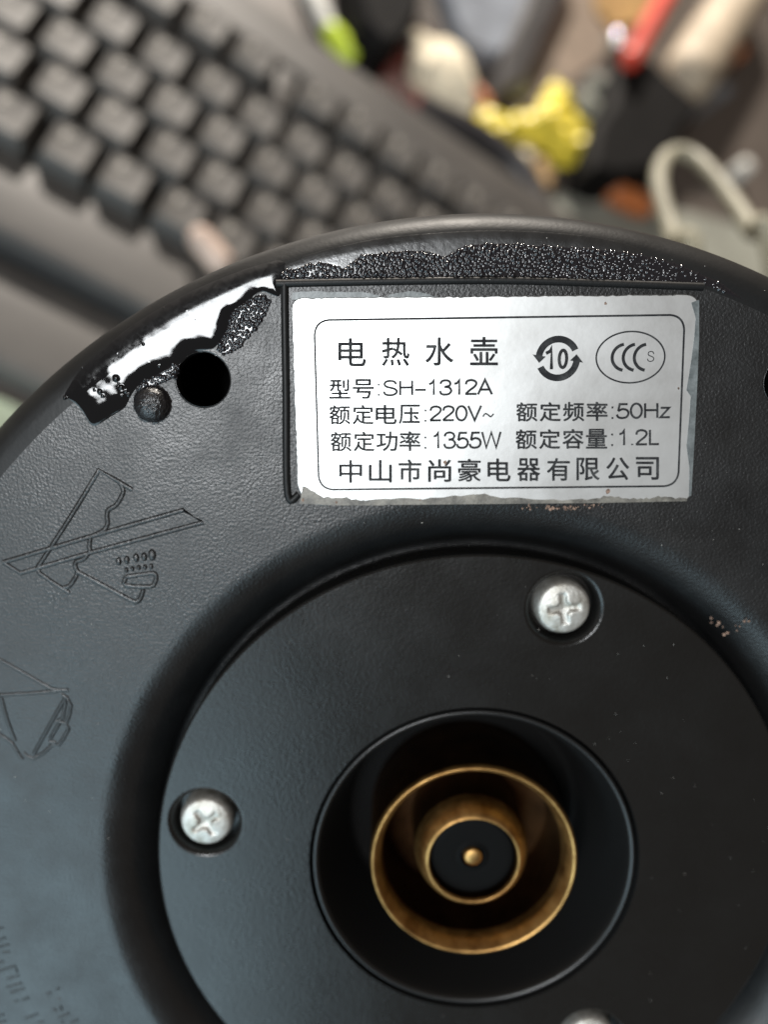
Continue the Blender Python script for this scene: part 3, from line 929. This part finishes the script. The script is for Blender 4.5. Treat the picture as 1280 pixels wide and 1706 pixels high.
def heightfield(name, poly, mt, H, wd, beads=(), step=0.11, cut=None, parent=base_shell, rim_fade=False, wave=0.0, outer=None, blur=1):
    P = np.array(poly)
    lo, hi = P.min(0) - step, P.max(0) + step
    nx, ny = int((hi[0] - lo[0]) / step) + 2, int((hi[1] - lo[1]) / step) + 2
    X, Y = np.meshgrid(lo[0] + step * np.arange(nx), lo[1] + step * np.arange(ny), indexing='ij')
    ins = inside(poly, X, Y)
    if cut is not None:
        for c_, r_ in cut:
            ins &= np.hypot(X - c_[0], Y - c_[1]) > r_
    D = edge_dist(poly, X, Y)
    if cut is not None:
        for c_, r_ in cut:
            D = np.minimum(D, np.abs(np.hypot(X - c_[0], Y - c_[1]) - r_))
    t = np.clip(D / wd, 0, 1)
    h = H * np.sqrt(np.maximum(0, 1 - (1 - t) ** 2))
    if outer is not None:
        Do = np.full(X.shape, 1e9)
        for i in range(len(outer) - 1):
            x1, y1 = outer[i]; x2, y2 = outer[i + 1]
            dx, dy = x2 - x1, y2 - y1
            tt = np.clip(((X - x1) * dx + (Y - y1) * dy) / (dx * dx + dy * dy + 1e-12), 0, 1)
            Do = np.minimum(Do, np.hypot(X - x1 - tt * dx, Y - y1 - tt * dy))
        so_ = np.clip(Do / 1.3, 0, 1)
        so_ = so_ * so_ * (3 - 2 * so_)
        tq = np.clip(np.where(Do <= D + 1e-6, 9.0, D) / wd, 0, 1)
        h = H * (1 - (1 - tq) ** 2) * so_
    if wave:
        h = h + wave * (np.sin(X * 1.3 + Y * 0.7) + np.sin(X * 0.6 - Y * 1.9 + 1.0) + 0.6 * np.sin(2.6 * X + 1.9 * Y + 2 * np.sin(Y)) + 0.5 * np.sin(2.9 * Y - 1.7 * X)) * t
    h = np.where(ins, h + 0.004, -np.minimum(0.9 * D, 0.25))
    for _ in range(blur):
        g = np.pad(h, 1, mode='edge')
        h = (g[1:-1, 1:-1] * 2 + g[:-2, 1:-1] + g[2:, 1:-1] + g[1:-1, :-2] + g[1:-1, 2:]) / 6.0
    for x, y, r in beads:
        i0, i1 = int((x - r - lo[0]) / step), int((x + r - lo[0]) / step) + 2
        j0, j1 = int((y - r - lo[1]) / step), int((y + r - lo[1]) / step) + 2
        i0, j0 = max(i0, 0), max(j0, 0)
        d2 = (X[i0:i1, j0:j1] - x) ** 2 + (Y[i0:i1, j0:j1] - y) ** 2
        b = np.sqrt(np.maximum(0, r * r - d2)) * 0.95
        sub = h[i0:i1, j0:j1]
        h[i0:i1, j0:j1] = np.maximum(sub, b)
    Z = zbase(np.hypot(X, Y)) + h
    idx = np.arange(nx * ny).reshape(nx, ny)
    reach = ins | (h > -0.05)
    keep = reach[:-1, :-1] | reach[1:, :-1] | reach[:-1, 1:] | reach[1:, 1:]
    F = np.stack([idx[:-1, :-1][keep], idx[1:, :-1][keep], idx[1:, 1:][keep], idx[:-1, 1:][keep]], 1)
    V = np.stack([X.ravel(), Y.ravel(), Z.ravel()], 1)
    used = np.unique(F)
    mp = np.full(nx * ny, -1)
    mp[used] = np.arange(len(used))
    return new_obj(name, V[used], mp[F], mt, parent, sharp=0)

FILM_OUT = catmull([(-45.47, 55.69), (-43.33, 58.79), (-40.98, 60.66), (-38.83, 62.58), (-36.22, 64.24), (-33.37, 65.83), (-30.23, 67.29), (-27.12, 68.49), (-24.59, 69.33), (-22.21, 69.87), (-20.97, 69.69)], 3)
FILM = FILM_OUT + catmull([(-20.97, 69.69), (-21.27, 67.53), (-21.74, 65.95), (-22.49, 66.07), (-23.80, 66.50), (-24.83, 65.71), (-25.98, 64.98), (-26.76, 64.36), (-27.39, 62.52), (-28.65, 60.79), (-29.62, 60.54), (-31.35, 60.16), (-32.80, 58.91), (-33.85, 58.41), (-35.48, 57.66), (-36.73, 57.02), (-37.68, 56.01), (-38.40, 54.74), (-38.88, 54.23), (-40.01, 53.59), (-42.21, 52.43), (-43.22, 53.85), (-44.17, 54.99), (-45.47, 55.69)], 3)[1:-1]
B1 = [(-24.88, 65.83), (-23.68, 66.20), (-22.69, 65.71), (-23.62, 63.81), (-25.26, 61.84), (-26.31, 60.72), (-27.92, 60.04), (-28.72, 60.60), (-27.45, 62.52), (-26.81, 64.49)]
B2 = [(-37.41, 56.27), (-36.46, 57.28), (-34.62, 58.28), (-33.04, 59.41), (-32.69, 58.72), (-33.57, 57.53), (-35.07, 56.90), (-36.52, 56.14)]
B3 = [(-41.96, 56.39), (-39.62, 57.97), (-38.39, 57.02), (-38.15, 55.76), (-39.45, 55.44)]
heightfield('wet_film', FILM, 'film', 0.17, 2.0, caps(B3, 22, 0.16, 0.5, 5) + caps(FILM, 16, 0.10, 0.26, 8), 0.065, [(HOLE, HOLE_R + 0.05)], wave=0.006, outer=FILM_OUT, blur=26)

heightfield('wet_beads', B1, 'beads', 0.05, 0.3, caps(B1, 260, 0.14, 0.30, 3), 0.055, [(HOLE, HOLE_R + 0.05)])
heightfield('wet_beads', B2, 'beads', 0.08, 0.3, caps(B2, 90, 0.14, 0.32, 4), 0.055, [(HOLE, HOLE_R + 0.05)])
SHEEN = catmull([(-21.48, 69.33), (-18.34, 70.53), (-14.60, 71.42), (-10.87, 72.08), (-4.68, 72.61), (0.27, 72.79), (5.23, 72.67), (10.20, 72.26), (13.95, 71.60), (16.19, 70.53), (14.02, 70.29), (10.27, 70.77), (5.28, 71.01), (1.55, 71.25), (-1.55, 71.13), (-3.41, 70.41), (-4.64, 69.93), (-6.21, 70.41), (-8.39, 70.53), (-10.87, 70.29), (-13.05, 70.11), (-13.99, 69.39), (-15.12, 68.73), (-16.18, 69.15), (-17.42, 69.33), (-19.61, 68.79), (-21.50, 68.37)], 3, True)
heightfield('wet_sheen', SHEEN, 'sheen', 0.014, 0.8, (), 0.09, blur=3)
STRIP = [(-21.51, 67.77), (-19.63, 67.89), (-0.87, 68.01), (11.65, 67.77), (22.45, 67.29), (26.84, 65.71), (24.19, 67.53), (19.69, 69.34), (15.26, 70.41), (10.26, 70.89), (5.28, 71.13), (1.55, 71.37), (-1.56, 71.25), (-3.41, 70.53), (-4.65, 70.05), (-6.21, 70.53), (-8.39, 70.65), (-10.87, 70.41), (-13.05, 70.29), (-13.99, 69.57), (-15.12, 68.85), (-16.17, 69.33), (-17.42, 69.51), (-19.61, 68.97), (-21.49, 68.61)]
heightfield('wet_beads', STRIP, 'beads', 0.06, 0.4, caps(STRIP, 1100, 0.13, 0.30, 21, (2.0, 27.0)), 0.06)
base_children = [o for o in C.objects if o.parent == base_shell and o.name.startswith('wet_beads')]
for o in base_children:
    o['kind'] = 'stuff'

# dust and crumbs lying on the plastic
def crumbs(name, pts, mt, smin, smax, seed, parent):
    r = random.Random(seed)
    mb = MB()
    for (x, y, z) in pts:
        s_ = r.uniform(smin, smax)
        vv = [(x + s_ * r.uniform(.5, 1.3) * cx_, y + s_ * r.uniform(.5, 1.3) * cy_, z + s_ * 0.6 * cz_) for cx_, cy_, cz_ in ((1, 0, 0), (0, 1, 0), (-1, 0, 0), (0, -1, 0), (0, 0, 1), (0, 0, -1))]
        mb.add(vv, [(0, 1, 4), (1, 2, 4), (2, 3, 4), (3, 0, 4), (1, 0, 5), (2, 1, 5), (3, 2, 5), (0, 3, 5)])
    o = mb.build(name, [mt], parent, smooth=False)
    o['kind'] = 'stuff'
    return o
pts = []
for k in range(150):
    a = rng.uniform(0.2, 3.1); r = rng.uniform(42.5, 73.5)
    x, y = r * math.cos(a), r * math.sin(a)
    if -21.5 < x < 23.5 and 43 < y < 67 or math.hypot(x - HOLE[0], y - HOLE[1]) < 3.2:
        continue
    pts.append((x, y, float(zbase(np.array(r))) + 0.03))
crumbs('dust_specks', pts, 'dust', 0.03, 0.085, 5, base_shell)
pts = []
for k in range(90):
    a = rng.uniform(0.0, 6.28); r = rng.uniform(20.5, 37)
    pts.append((r * math.cos(a), r * math.sin(a), ZD + 0.02))
crumbs('dust_specks', pts, 'dust', 0.025, 0.06, 6, plate)
cr = [(p[0] + rng.gauss(0, 0.55), p[1] + rng.gauss(0, 0.12), 0.08) for p in [(4.92, 43.72), (6.89, 43.65), (8.21, 43.58), (9.20, 43.65), (10.18, 43.72), (12.15, 43.85)] for _ in range(9)]
crumbs('brown_crumbs', cr, 'dirt', 0.06, 0.18, 8, base_shell)
chips = [(p[0] + rng.gauss(0, .25), p[1] + rng.gauss(0, .25), z) for p, z in zip([(26.27, 30.70), (27.34, 30.00), (28.07, 29.29), (29.19, 29.64), (30.19, 30.70)], (-1.6, -1.4, -1.2, -0.6, -0.2)) for _ in range(3)]
crumbs('brown_crumbs', chips, 'dirt', 0.10, 0.30, 9, base_shell)

# ------------------------------------------------------------------ keyboard
kb = empty('keyboard', (120, 20, 0))
tag(kb, 'black full-size keyboard with worn keys lying on the desk behind the kettle', 'keyboard')
KO = (120, 20, 0)
def kpart(name, v, f, mt, **k):
    return new_obj(name, [(x - KO[0], y - KO[1], z - KO[2]) for x, y, z in v], f, mt, kb, **k)
X0, X1 = -120, 330
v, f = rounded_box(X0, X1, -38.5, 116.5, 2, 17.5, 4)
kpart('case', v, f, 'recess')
v, f = rounded_box(X0, X1, -36.5, -9.6, 17.0, 23.0, 3)
kpart('front_bezel', v, f, 'case')
v, f = rounded_box(X0, X1, 93.2, 116.3, 17.0, 23.5, 3)
kpart('rear_bezel', v, f, 'case')
v, f = rounded_box(X0, X1 - 12, -74, -40.0, 2, 15.5, 5)
kpart('palm_rest', v, f, 'case')
v, f = rounded_box(64.3, 72.9, 73.0, 93.0, 17.0, 22.6, 1.5)
kpart('cluster_bar', v, f, 'case')

def key_mesh(w=17.9, d=17.9):
    v, f = [], []
    rings = [(0.0, 17.8, 0.6), (0.0, 19.0, 0.6), (1.5, 26.6, 1.6), (1.9, 28.2, 1.9), (2.5, 28.9, 2.0)]
    seg = 4
    for ins, z, r in rings:
        x1, y1 = w / 2 - ins, d / 2 - ins * 0.85
        yo = 0.5 if ins else 0.0
        for sx, sy, a0 in ((1, 1, 0), (-1, 1, 90), (-1, -1, 180), (1, -1, 270)):
            for i in range(seg + 1):
                a = math.radians(a0 + 90 * i / seg)
                v.append((sx * (x1 - r) + r * math.cos(a), sy * (y1 - r) + r * math.sin(a) + yo, z))
    n = 4 * (seg + 1)
    for k in range(len(rings) - 1):
        for i in range(n):
            j = (i + 1) % n
            f.append((k * n + i, k * n + j, (k + 1) * n + j, (k + 1) * n + i))
    k0 = len(v)
    for i in range(n):
        p = v[(len(rings) - 1) * n + i]
        v.append((p[0] * 0.5, p[1] * 0.6 + 0.1, 28.55))
    for i in range(n):
        j = (i + 1) % n
        f.append(((len(rings) - 1) * n + i, (len(rings) - 1) * n + j, k0 + j, k0 + i))
    f.append(tuple(k0 + i for i in range(n)))
    return v, f
v, f = key_mesh()
PITCH = 19.05
KX = [[c * 1.0 for c in range(-3, 9)], [c + 0.40 for c in range(-4, 11)], [c + 0.067 for c in range(-4, 12)], [c + 0.494 for c in range(-4, 12)],
      [-2.149, -1.149, -0.149, 0.851, 1.851, 2.851] + [c + 0.351 for c in range(4, 12)]]
DY = [0, 0, 0, 0, 6.2]
kmesh = None
legs = []
for r in range(5):
    for c in KX[r]:
        x = c * PITCH
        y = r * PITCH + DY[r]
        if kmesh is None:
            o = new_obj('keycap', v, f, 'key', kb)
            kmesh = o.data
        else:
            o = bpy.data.objects.new('keycap', kmesh)
            C.objects.link(o)
            o.parent = kb
        o.location = ((x - KO[0]) * MM, (y - KO[1]) * MM, 0.001 * (rng.uniform(-0.25, 0.25)))
        lg = bpy.data.objects.new('key_print', legs[0]) if legs else None
        if lg is None:
            lb = MB()
            lb.add(*prism([(-3.6, 1.4), (-2.7, 1.4), (-2.7, 5.6), (-3.6, 5.6)], 28.5, 28.86))
            lb.add(*prism([(-2.7, 4.7), (-0.6, 4.7), (-0.6, 5.6), (-2.7, 5.6)], 28.5, 28.86))
            lb.add(*prism([(-2.7, 2.6), (-0.8, 2.6), (-0.8, 3.4), (-2.7, 3.4)], 28.5, 28.86))
            lg = lb.build('key_print', ['legend'], None, smooth=False)
            legs.append(lg.data)
        else:
            C.objects.link(lg)
        lg.parent = o
        o.rotation_euler = (rng.uniform(-0.02, 0.02), rng.uniform(-0.02, 0.02), rng.uniform(-0.008, 0.008))

# ------------------------------------------------------------------ things on the desk
def capsule(name, a, b, r, mt, label, cat, parent=None, n=14):
    """solid rod with rounded ends between two points (mm)"""
    A, B = Vector(a), Vector(b)
    d = (B - A).normalized()
    L_ = (B - A).length
    prof = [(-L_ * 0, 0.05)] 
    P, R_ = [], []
    for t in (0.0, 0.12, 0.35, 0.7, 1.0):
        P.append(t * r); R_.append(r * math.sqrt(max(0.0, 1 - (1 - t) ** 2)) + 0.02)
    for k in range(1, 8):
        P.append(r + (L_ - 2 * r) * k / 8); R_.append(r)
    for t in (1.0, 0.7, 0.35, 0.12, 0.0):
        P.append(L_ - t * r); R_.append(r * math.sqrt(max(0.0, 1 - (1 - t) ** 2)) + 0.02)
    mid = (A + B) / 2
    pts = [tuple(A + d * p - mid) for p in P]
    v, f = tube(pts, R_, n)
    o = new_obj(name, v, f, mt, parent)
    if parent is None:
        o.location = [c * MM for c in mid]
        tag(o, label, cat)
    return o

def slab(name, poly, z0, z1, mt, label, cat, bev=0.8):
    cx_ = sum(p[0] for p in poly) / len(poly); cy_ = sum(p[1] for p in poly) / len(poly)
    v, f = prism([(x - cx_, y - cy_) for x, y in poly], 0, z1 - z0, bev)
    o = new_obj(name, v, f, mt, None, sharp=35)
    o.location = (cx_ * MM, cy_ * MM, z0 * MM)
    return tag(o, label, cat)

def crumple(name, c, rx, ry, rz, rot, mt, label, cat, seed, rough=0.22):
    """crumpled lump resting on the desk"""
    bm = bmesh.new()
    bmesh.ops.create_icosphere(bm, subdivisions=4, radius=1.0)
    r = np.random.default_rng(seed)
    K = r.normal(0, 1, (14, 3)) * np.linspace(1.5, 6, 14)[:, None]
    ph = r.uniform(0, 6.28, 14)
    ca, sa = math.cos(rot), math.sin(rot)
    vs = []
    for q in bm.verts:
        p = np.array(q.co)
        n_ = np.sum((1 - np.abs(np.sin(K.dot(p) + ph))) / np.linspace(1, 3.2, 14)) / 5.0
        s_ = 1 - rough + rough * 2.2 * n_
        x, y, z = p * s_
        x, y, z = x * rx, y * ry, max(z, -0.72) * rz
        vs.append((x * ca - y * sa, x * sa + y * ca, z))
    fs = [tuple(q.index for q in f_.verts) for f_ in bm.faces]
    bm.free()
    zmin = min(p[2] for p in vs)
    o = new_obj(name, [(x, y, z - zmin) for x, y, z in vs], fs, mt, None, sharp=28)
    o.location = (c[0] * MM, c[1] * MM, c[2] * MM if len(c) > 2 else 0)
    return tag(o, label, cat)

def rod3(a, z):
    return (a[0], a[1], z)

slab('notepad', [(-170, -260), (66, -260), (58, -79), (-170, -79)], 0.2, 5.0, 'paper_green', 'pale green notepad lying in front of the keyboard palm rest', 'notepad')
a, b = [(62.8, -4.2), (79.4, -12.0)]
capsule('eraser', rod3(a, 28.2), rod3(b, 28.2), 4.6, 'pinkish', 'small pale pink rounded eraser lying on the keyboard front bezel', 'eraser')
# lime-ended lighter behind the keyboard
a, b, c = [(54.2, 172.5), (74.2, 150.6), (91.2, 142.5)]
lt = empty('lighter', (b[0], b[1], 0)); tag(lt, 'white lighter with lime green end behind the keyboard', 'lighter')
def child_rod(name, p, q, r, mt, par, org):
    A, B = Vector(p) - Vector(org), Vector(q) - Vector(org)
    n = 9
    pts = [tuple(A + (B - A) * (k / n)) for k in range(n + 1)]
    rs = [r * 0.8] + [r] * (n - 1) + [r * 0.8]
    v, f = tube(pts, rs, 14)
    return new_obj(name, v, f, mt, par, sharp=50)
child_rod('body', rod3(a, 5.2), rod3(b, 5.2), 4.6, 'white', lt, (b[0], b[1], 0))
child_rod('end_cap', rod3(b, 5.2), rod3(c, 5.2), 5.2, 'lime', lt, (b[0], b[1], 0))
slab('pouch', [(66.1, 184.0), (98.6, 221.1), (107.5, 171.3), (104.8, 148.3), (98.0, 139.5), (85.7, 144.0)], 0, 24, 'blackcloth', 'black cloth pouch beside the lime green lighter', 'pouch', 3.0)
slab('notebook', [(107.6, 235.3), (161.5, 296.0), (161.7, 225.9), (152.9, 204.1), (135.8, 198.2)], 0, 9, 'bluegrey', 'blue grey notebook lying behind the cream tissue', 'notebook')
slab('spectacle_case', [(160.1, 288.2), (181.1, 311.9), (173.6, 235.7), (170.3, 192.3), (158.6, 172.1), (155.1, 202.1), (158.3, 241.3)], 0, 14, 'darkgrey', 'dark grey narrow case beside the blue grey notebook', 'case', 2.0)
p = [(131.5, 164.0)][0]
crumple('tissue', p, 20, 13, 12, -0.72, 'cream', 'crumpled cream tissue between the keyboard and the notebook', 'tissue', 5)
p = [(110.1, 181.1)][0]
crumple('foil_ball', p, 9, 7, 8, 0.3, 'foil', 'small crumpled silver foil ball beside the cream tissue', 'foil', 9)
slab('plastic_token', [(100.9, 148.2), (101.8, 158.1), (107.9, 168.7), (113.8, 167.0), (112.1, 159.0), (106.2, 148.8)], 0, 8, 'maroon', 'maroon plastic token next to the black pouch', 'token', 1.0)
slab('paper_strip', [(99.0, 148.6), (108.1, 155.4), (123.6, 152.8), (141.1, 149.7), (136.9, 139.8), (117.9, 142.3)], 0.2, 1.2, 'pink', 'dull pink paper strip along the keyboard rear edge', 'paper', 0.2)
pts = [(x, y, 7.0) for x, y in [(126.0, 139.3), (138.5, 142.7), (154.9, 146.4), (171.9, 146.9), (185.4, 142.4), (195.3, 133.1), (201.4, 117.0)]]
v, f = tube(catmull(pts, 5), 6.4, 12)
o = new_obj('black_hose', [(x - pts[3][0], y - pts[3][1], z) for x, y, z in v], f, 'rubber'); o.location = (pts[3][0] * MM, pts[3][1] * MM, 0)
tag(o, 'thick black rubber cable curving behind the keyboard corner', 'cable')

# yellow wrapper: a crumpled sheet
YP = [(x, y) for x, y in [(151.9, 149.8), (153.4, 163.7), (169.2, 174.1), (182.6, 185.2), (184.5, 205.3), (188.1, 220.7), (199.0, 213.6), (208.6, 202.4), (218.0, 192.1), (220.9, 181.3), (207.3, 164.5), (192.3, 163.9), (180.0, 159.8), (169.4, 145.5)]]
cx_ = sum(p[0] for p in YP) / len(YP); cy_ = sum(p[1] for p in YP) / len(YP)
yp = [(x - cx_, y - cy_) for x, y in YP]
step = 1.2
P = np.array(yp); lo, hi = P.min(0), P.max(0)
nx, ny = int((hi[0] - lo[0]) / step) + 2, int((hi[1] - lo[1]) / step) + 2
X, Y = np.meshgrid(lo[0] + step * np.arange(nx), lo[1] + step * np.arange(ny), indexing='ij')
ins = inside(yp, X, Y); D = edge_dist(yp, X, Y)
Zf = np.zeros_like(X)
for k in range(9):
    kx, ky = nrng.normal(0, 0.16, 2); ph = nrng.uniform(0, 6.3)
    Zf += (1 - np.abs(np.sin(kx * X + ky * Y + ph))) / (1 + 0.25 * k)
Zf = 2.0 + np.clip(D, 0, 8) * 0.9 + Zf * 2.6
idx = np.arange(nx * ny).reshape(nx, ny)
keep = ins[:-1, :-1] & ins[1:, :-1] & ins[:-1, 1:] & ins[1:, 1:]
F1 = np.stack([idx[:-1, :-1][keep], idx[1:, :-1][keep], idx[1:, 1:][keep], idx[:-1, 1:][keep]], 1)
V1 = np.stack([X.ravel(), Y.ravel(), Zf.ravel()], 1)
V2 = V1.copy(); V2[:, 2] -= 1.2
N1 = nx * ny
cnt = {}
for q in F1:
    for i in range(4):
        e = (int(q[i]), int(q[(i + 1) % 4]))
        cnt[e] = 1
side = [(b_, a_, a_ + N1, b_ + N1) for (a_, b_) in cnt if (b_, a_) not in cnt]
allF = [tuple(q) for q in F1] + [tuple(int(i) + N1 for i in reversed(q)) for q in F1] + side
allV = np.concatenate([V1, V2])
used = sorted({int(i) for q in allF for i in q}); mp = {u: k for k, u in enumerate(used)}
o = new_obj('wrapper', allV[used], [tuple(mp[int(i)] for i in q) for q in allF], 'yellow', None, sharp=25)
o.location = (cx_ * MM, cy_ * MM, 0)
tag(o, 'crumpled bright yellow wrapper behind the thick black cable', 'wrapper')

a, b = [(233.9, 169.6), (264.1, 177.3)]
capsule('orange_stub', rod3(a, 7.1), rod3(b, 7.1), 6.5, 'orange', 'short orange plastic stub on the pale grey paper', 'stub')
a, b = [(192.6, 160.9), (201.0, 143.7)]
capsule('brown_stub', rod3(a, 4.6), rod3(b, 4.6), 4.3, 'ochre', 'small ochre brown stub under the yellow wrapper edge', 'stub')
slab('paper_sheet', [(201.8, 147.5), (230.9, 172.2), (279.3, 197.1), (315.1, 216.0), (386.3, 246.6), (390.9, 145.3), (216.2, 41.3), (195.2, 117.8)], 0.3, 0.6, 'paper_grey', 'pale grey paper sheet on the desk under the cord loop', 'paper', 0.1)
slab('black_case', [(217.1, 242.2), (233.6, 266.4), (253.4, 264.1), (277.7, 261.0), (266.8, 228.4), (259.3, 192.6), (230.6, 162.4), (214.2, 156.4), (210.7, 186.5), (217.7, 210.9)], 0.7, 22, 'blackcloth', 'black soft case between the yellow wrapper and the beige tube', 'case', 4.0)
a, b = [(241.6, 349.0), (218.9, 236.0)]
capsule('red_pen', rod3(a, 27.5), rod3(b, 27.5), 5.6, 'red', 'red plastic pen resting across the black soft case', 'pen')
p = [(222.3, 285.6)][0]
v, f = lathe(smooth_profile([(0.02, 0.0), (3.6, 1.0), (6.0, 4.2), (6.2, 6.4), (5.0, 10.0), (2.4, 12.0), (0.02, 12.4)], 5), 32)
o = new_obj('steel_ball', v, [tuple(reversed(q)) for q in f], 'chrome'); o.location = (p[0] * MM, p[1] * MM, 0)
tag(o, 'small shiny steel ball beside the red pen tip', 'ball')
slab('tan_card', [(195.8, 345.5), (244.9, 400.8), (244.1, 336.0), (219.5, 301.1), (206.3, 306.8)], 0.9, 3, 'ochre', 'ochre brown card piece near the red pen', 'card', 0.3)
slab('tan_paper', [(164.9, 317.7), (205.1, 363.4), (220.0, 280.0), (204.5, 243.1), (187.9, 202.1), (172.5, 183.5), (174.7, 225.3)], 0.2, 0.8, 'paper_tan', 'tan paper sheet lying between notebook and steel ball', 'paper', 0.1)
a, b = [(313.8, 446.2), (262.9, 267.1)]
capsule('card_tube', rod3(a, 17.2), rod3(b, 17.2), 17, 'beige', 'wide beige cardboard tube pointing at the black soft case', 'tube', None, 28)
p = [(262.7, 258.4)][0]
crumple('brown_bag', p, 15, 12, 9, 0.6, 'brownpink', 'small brownish pink bag at the end of the beige tube', 'bag', 4, 0.12)
slab('craft_knife', [(276.9, 273.4), (307.9, 332.3), (316.9, 335.7), (315.4, 328.2), (285.8, 273.5)], 0.2, 3.4, 'bluesteel', 'blue grey steel craft knife lying beside the beige tube', 'knife', 0.6)
p = [(327.2, 260.8)][0]
v, f = lathe(smooth_profile([(5.0, 0.0), (5.2, 6.0), (4.8, 11.0), (3.0, 13.0), (0.02, 13.2)], 4), 28)
o = new_obj('white_glint', v, [q for q in f], 'white'); o.location = (p[0] * MM, p[1] * MM, 0)  # white bottle shape added to stand for a bright glint
tag(o, 'small white piece standing in for a glint on the brown desk', 'glint')
pts = [(300, -70, 3.2), (262, -55, 40)] + [(175.2, -34.5, 141.0), (174.7, -12.9, 133.9), (175.0, 10.5, 125.8), (176.0, 25.2, 121.8), (179.4, 37.5, 119.9), (184.3, 42.8, 120.8), (189.3, 38.7, 124.2), (193.0, 19.8, 132.6), (195.2, 0.5, 140.2), (197.3, -17.0, 146.3)] + [(330, -20, 60), (380, -40, 12), (440, -60, 3.2)]
v, f = tube(catmull(pts, 6), 2.45, 12)
o = new_obj('power_cord', [(x - 300, y + 70, z) for x, y, z in v], f, 'cordgrey'); o.location = (0.3, -0.07, 0)
tag(o, 'pale grey power cord rising in a loop beside the kettle rim', 'cord')

# small scraps among the clutter
for (pp, z, rx, ry, rz, rot, mt, nm, lab, cat, sd_) in (
    ([(199.2, 153.9)][0], 0.7, 6, 4, 4, 0.4, 'paper_tan', 'paper_scrap', 'tiny tan paper scrap at the foot of the yellow wrapper', 'scrap', 31),
    ([(184.0, 153.9)][0], 0.2, 7, 5, 5, 1.0, 'cream', 'paper_scrap', 'tiny cream scrap between black cable and yellow wrapper', 'scrap', 32),
    ([(216.6, 241.9)][0], 0.9, 7, 5, 6, 0.2, 'paper_grey', 'paper_scrap', 'dull grey paper scrap beside the black soft case', 'scrap', 33),
    ([(213.5, 223.4)][0], 0.9, 6, 9, 5, 0.7, 'paper_grey', 'paper_scrap', 'grey paper scrap touching the peak of the yellow wrapper', 'scrap', 34),
    ([(154.6, 175.2)][0], 0.2, 8, 4, 4, -0.5, 'orange', 'orange_peel', 'dull orange peel piece between tissue and yellow wrapper', 'peel', 35),
    ([(115.5, 148.6)][0], 1.3, 8, 4, 4, -0.6, 'brownpink', 'leather_scrap', 'small brown leather scrap on the dull pink paper strip', 'scrap', 36),
    ([(127.3, 145.2)][0], 1.3, 5, 4, 4, 0.0, 'maroon', 'maroon_bead', 'dark maroon lump near the end of the black cable', 'bead', 37),
    ([(171.3, 200.1)][0], 0.9, 9, 6, 4, 0.9, 'paper_grey', 'paper_scrap', 'crumpled grey paper scrap at the tip of the dark grey case', 'scrap', 38),
    ([(287.6, 331.6)][0], 0.2, 8, 5, 6, 0.5, 'ochre', 'wood_chip', 'ochre wood chip pressed against the beige tube', 'chip', 39),
    ([(311.5, 364.2)][0], 0.2, 6, 12, 7, -0.75, 'orange', 'orange_band', 'orange rubber lump along the outer side of the beige tube', 'rubber', 40)):
    crumple(nm, (pp[0], pp[1], z), rx, ry, rz, rot, mt, lab, cat, sd_)
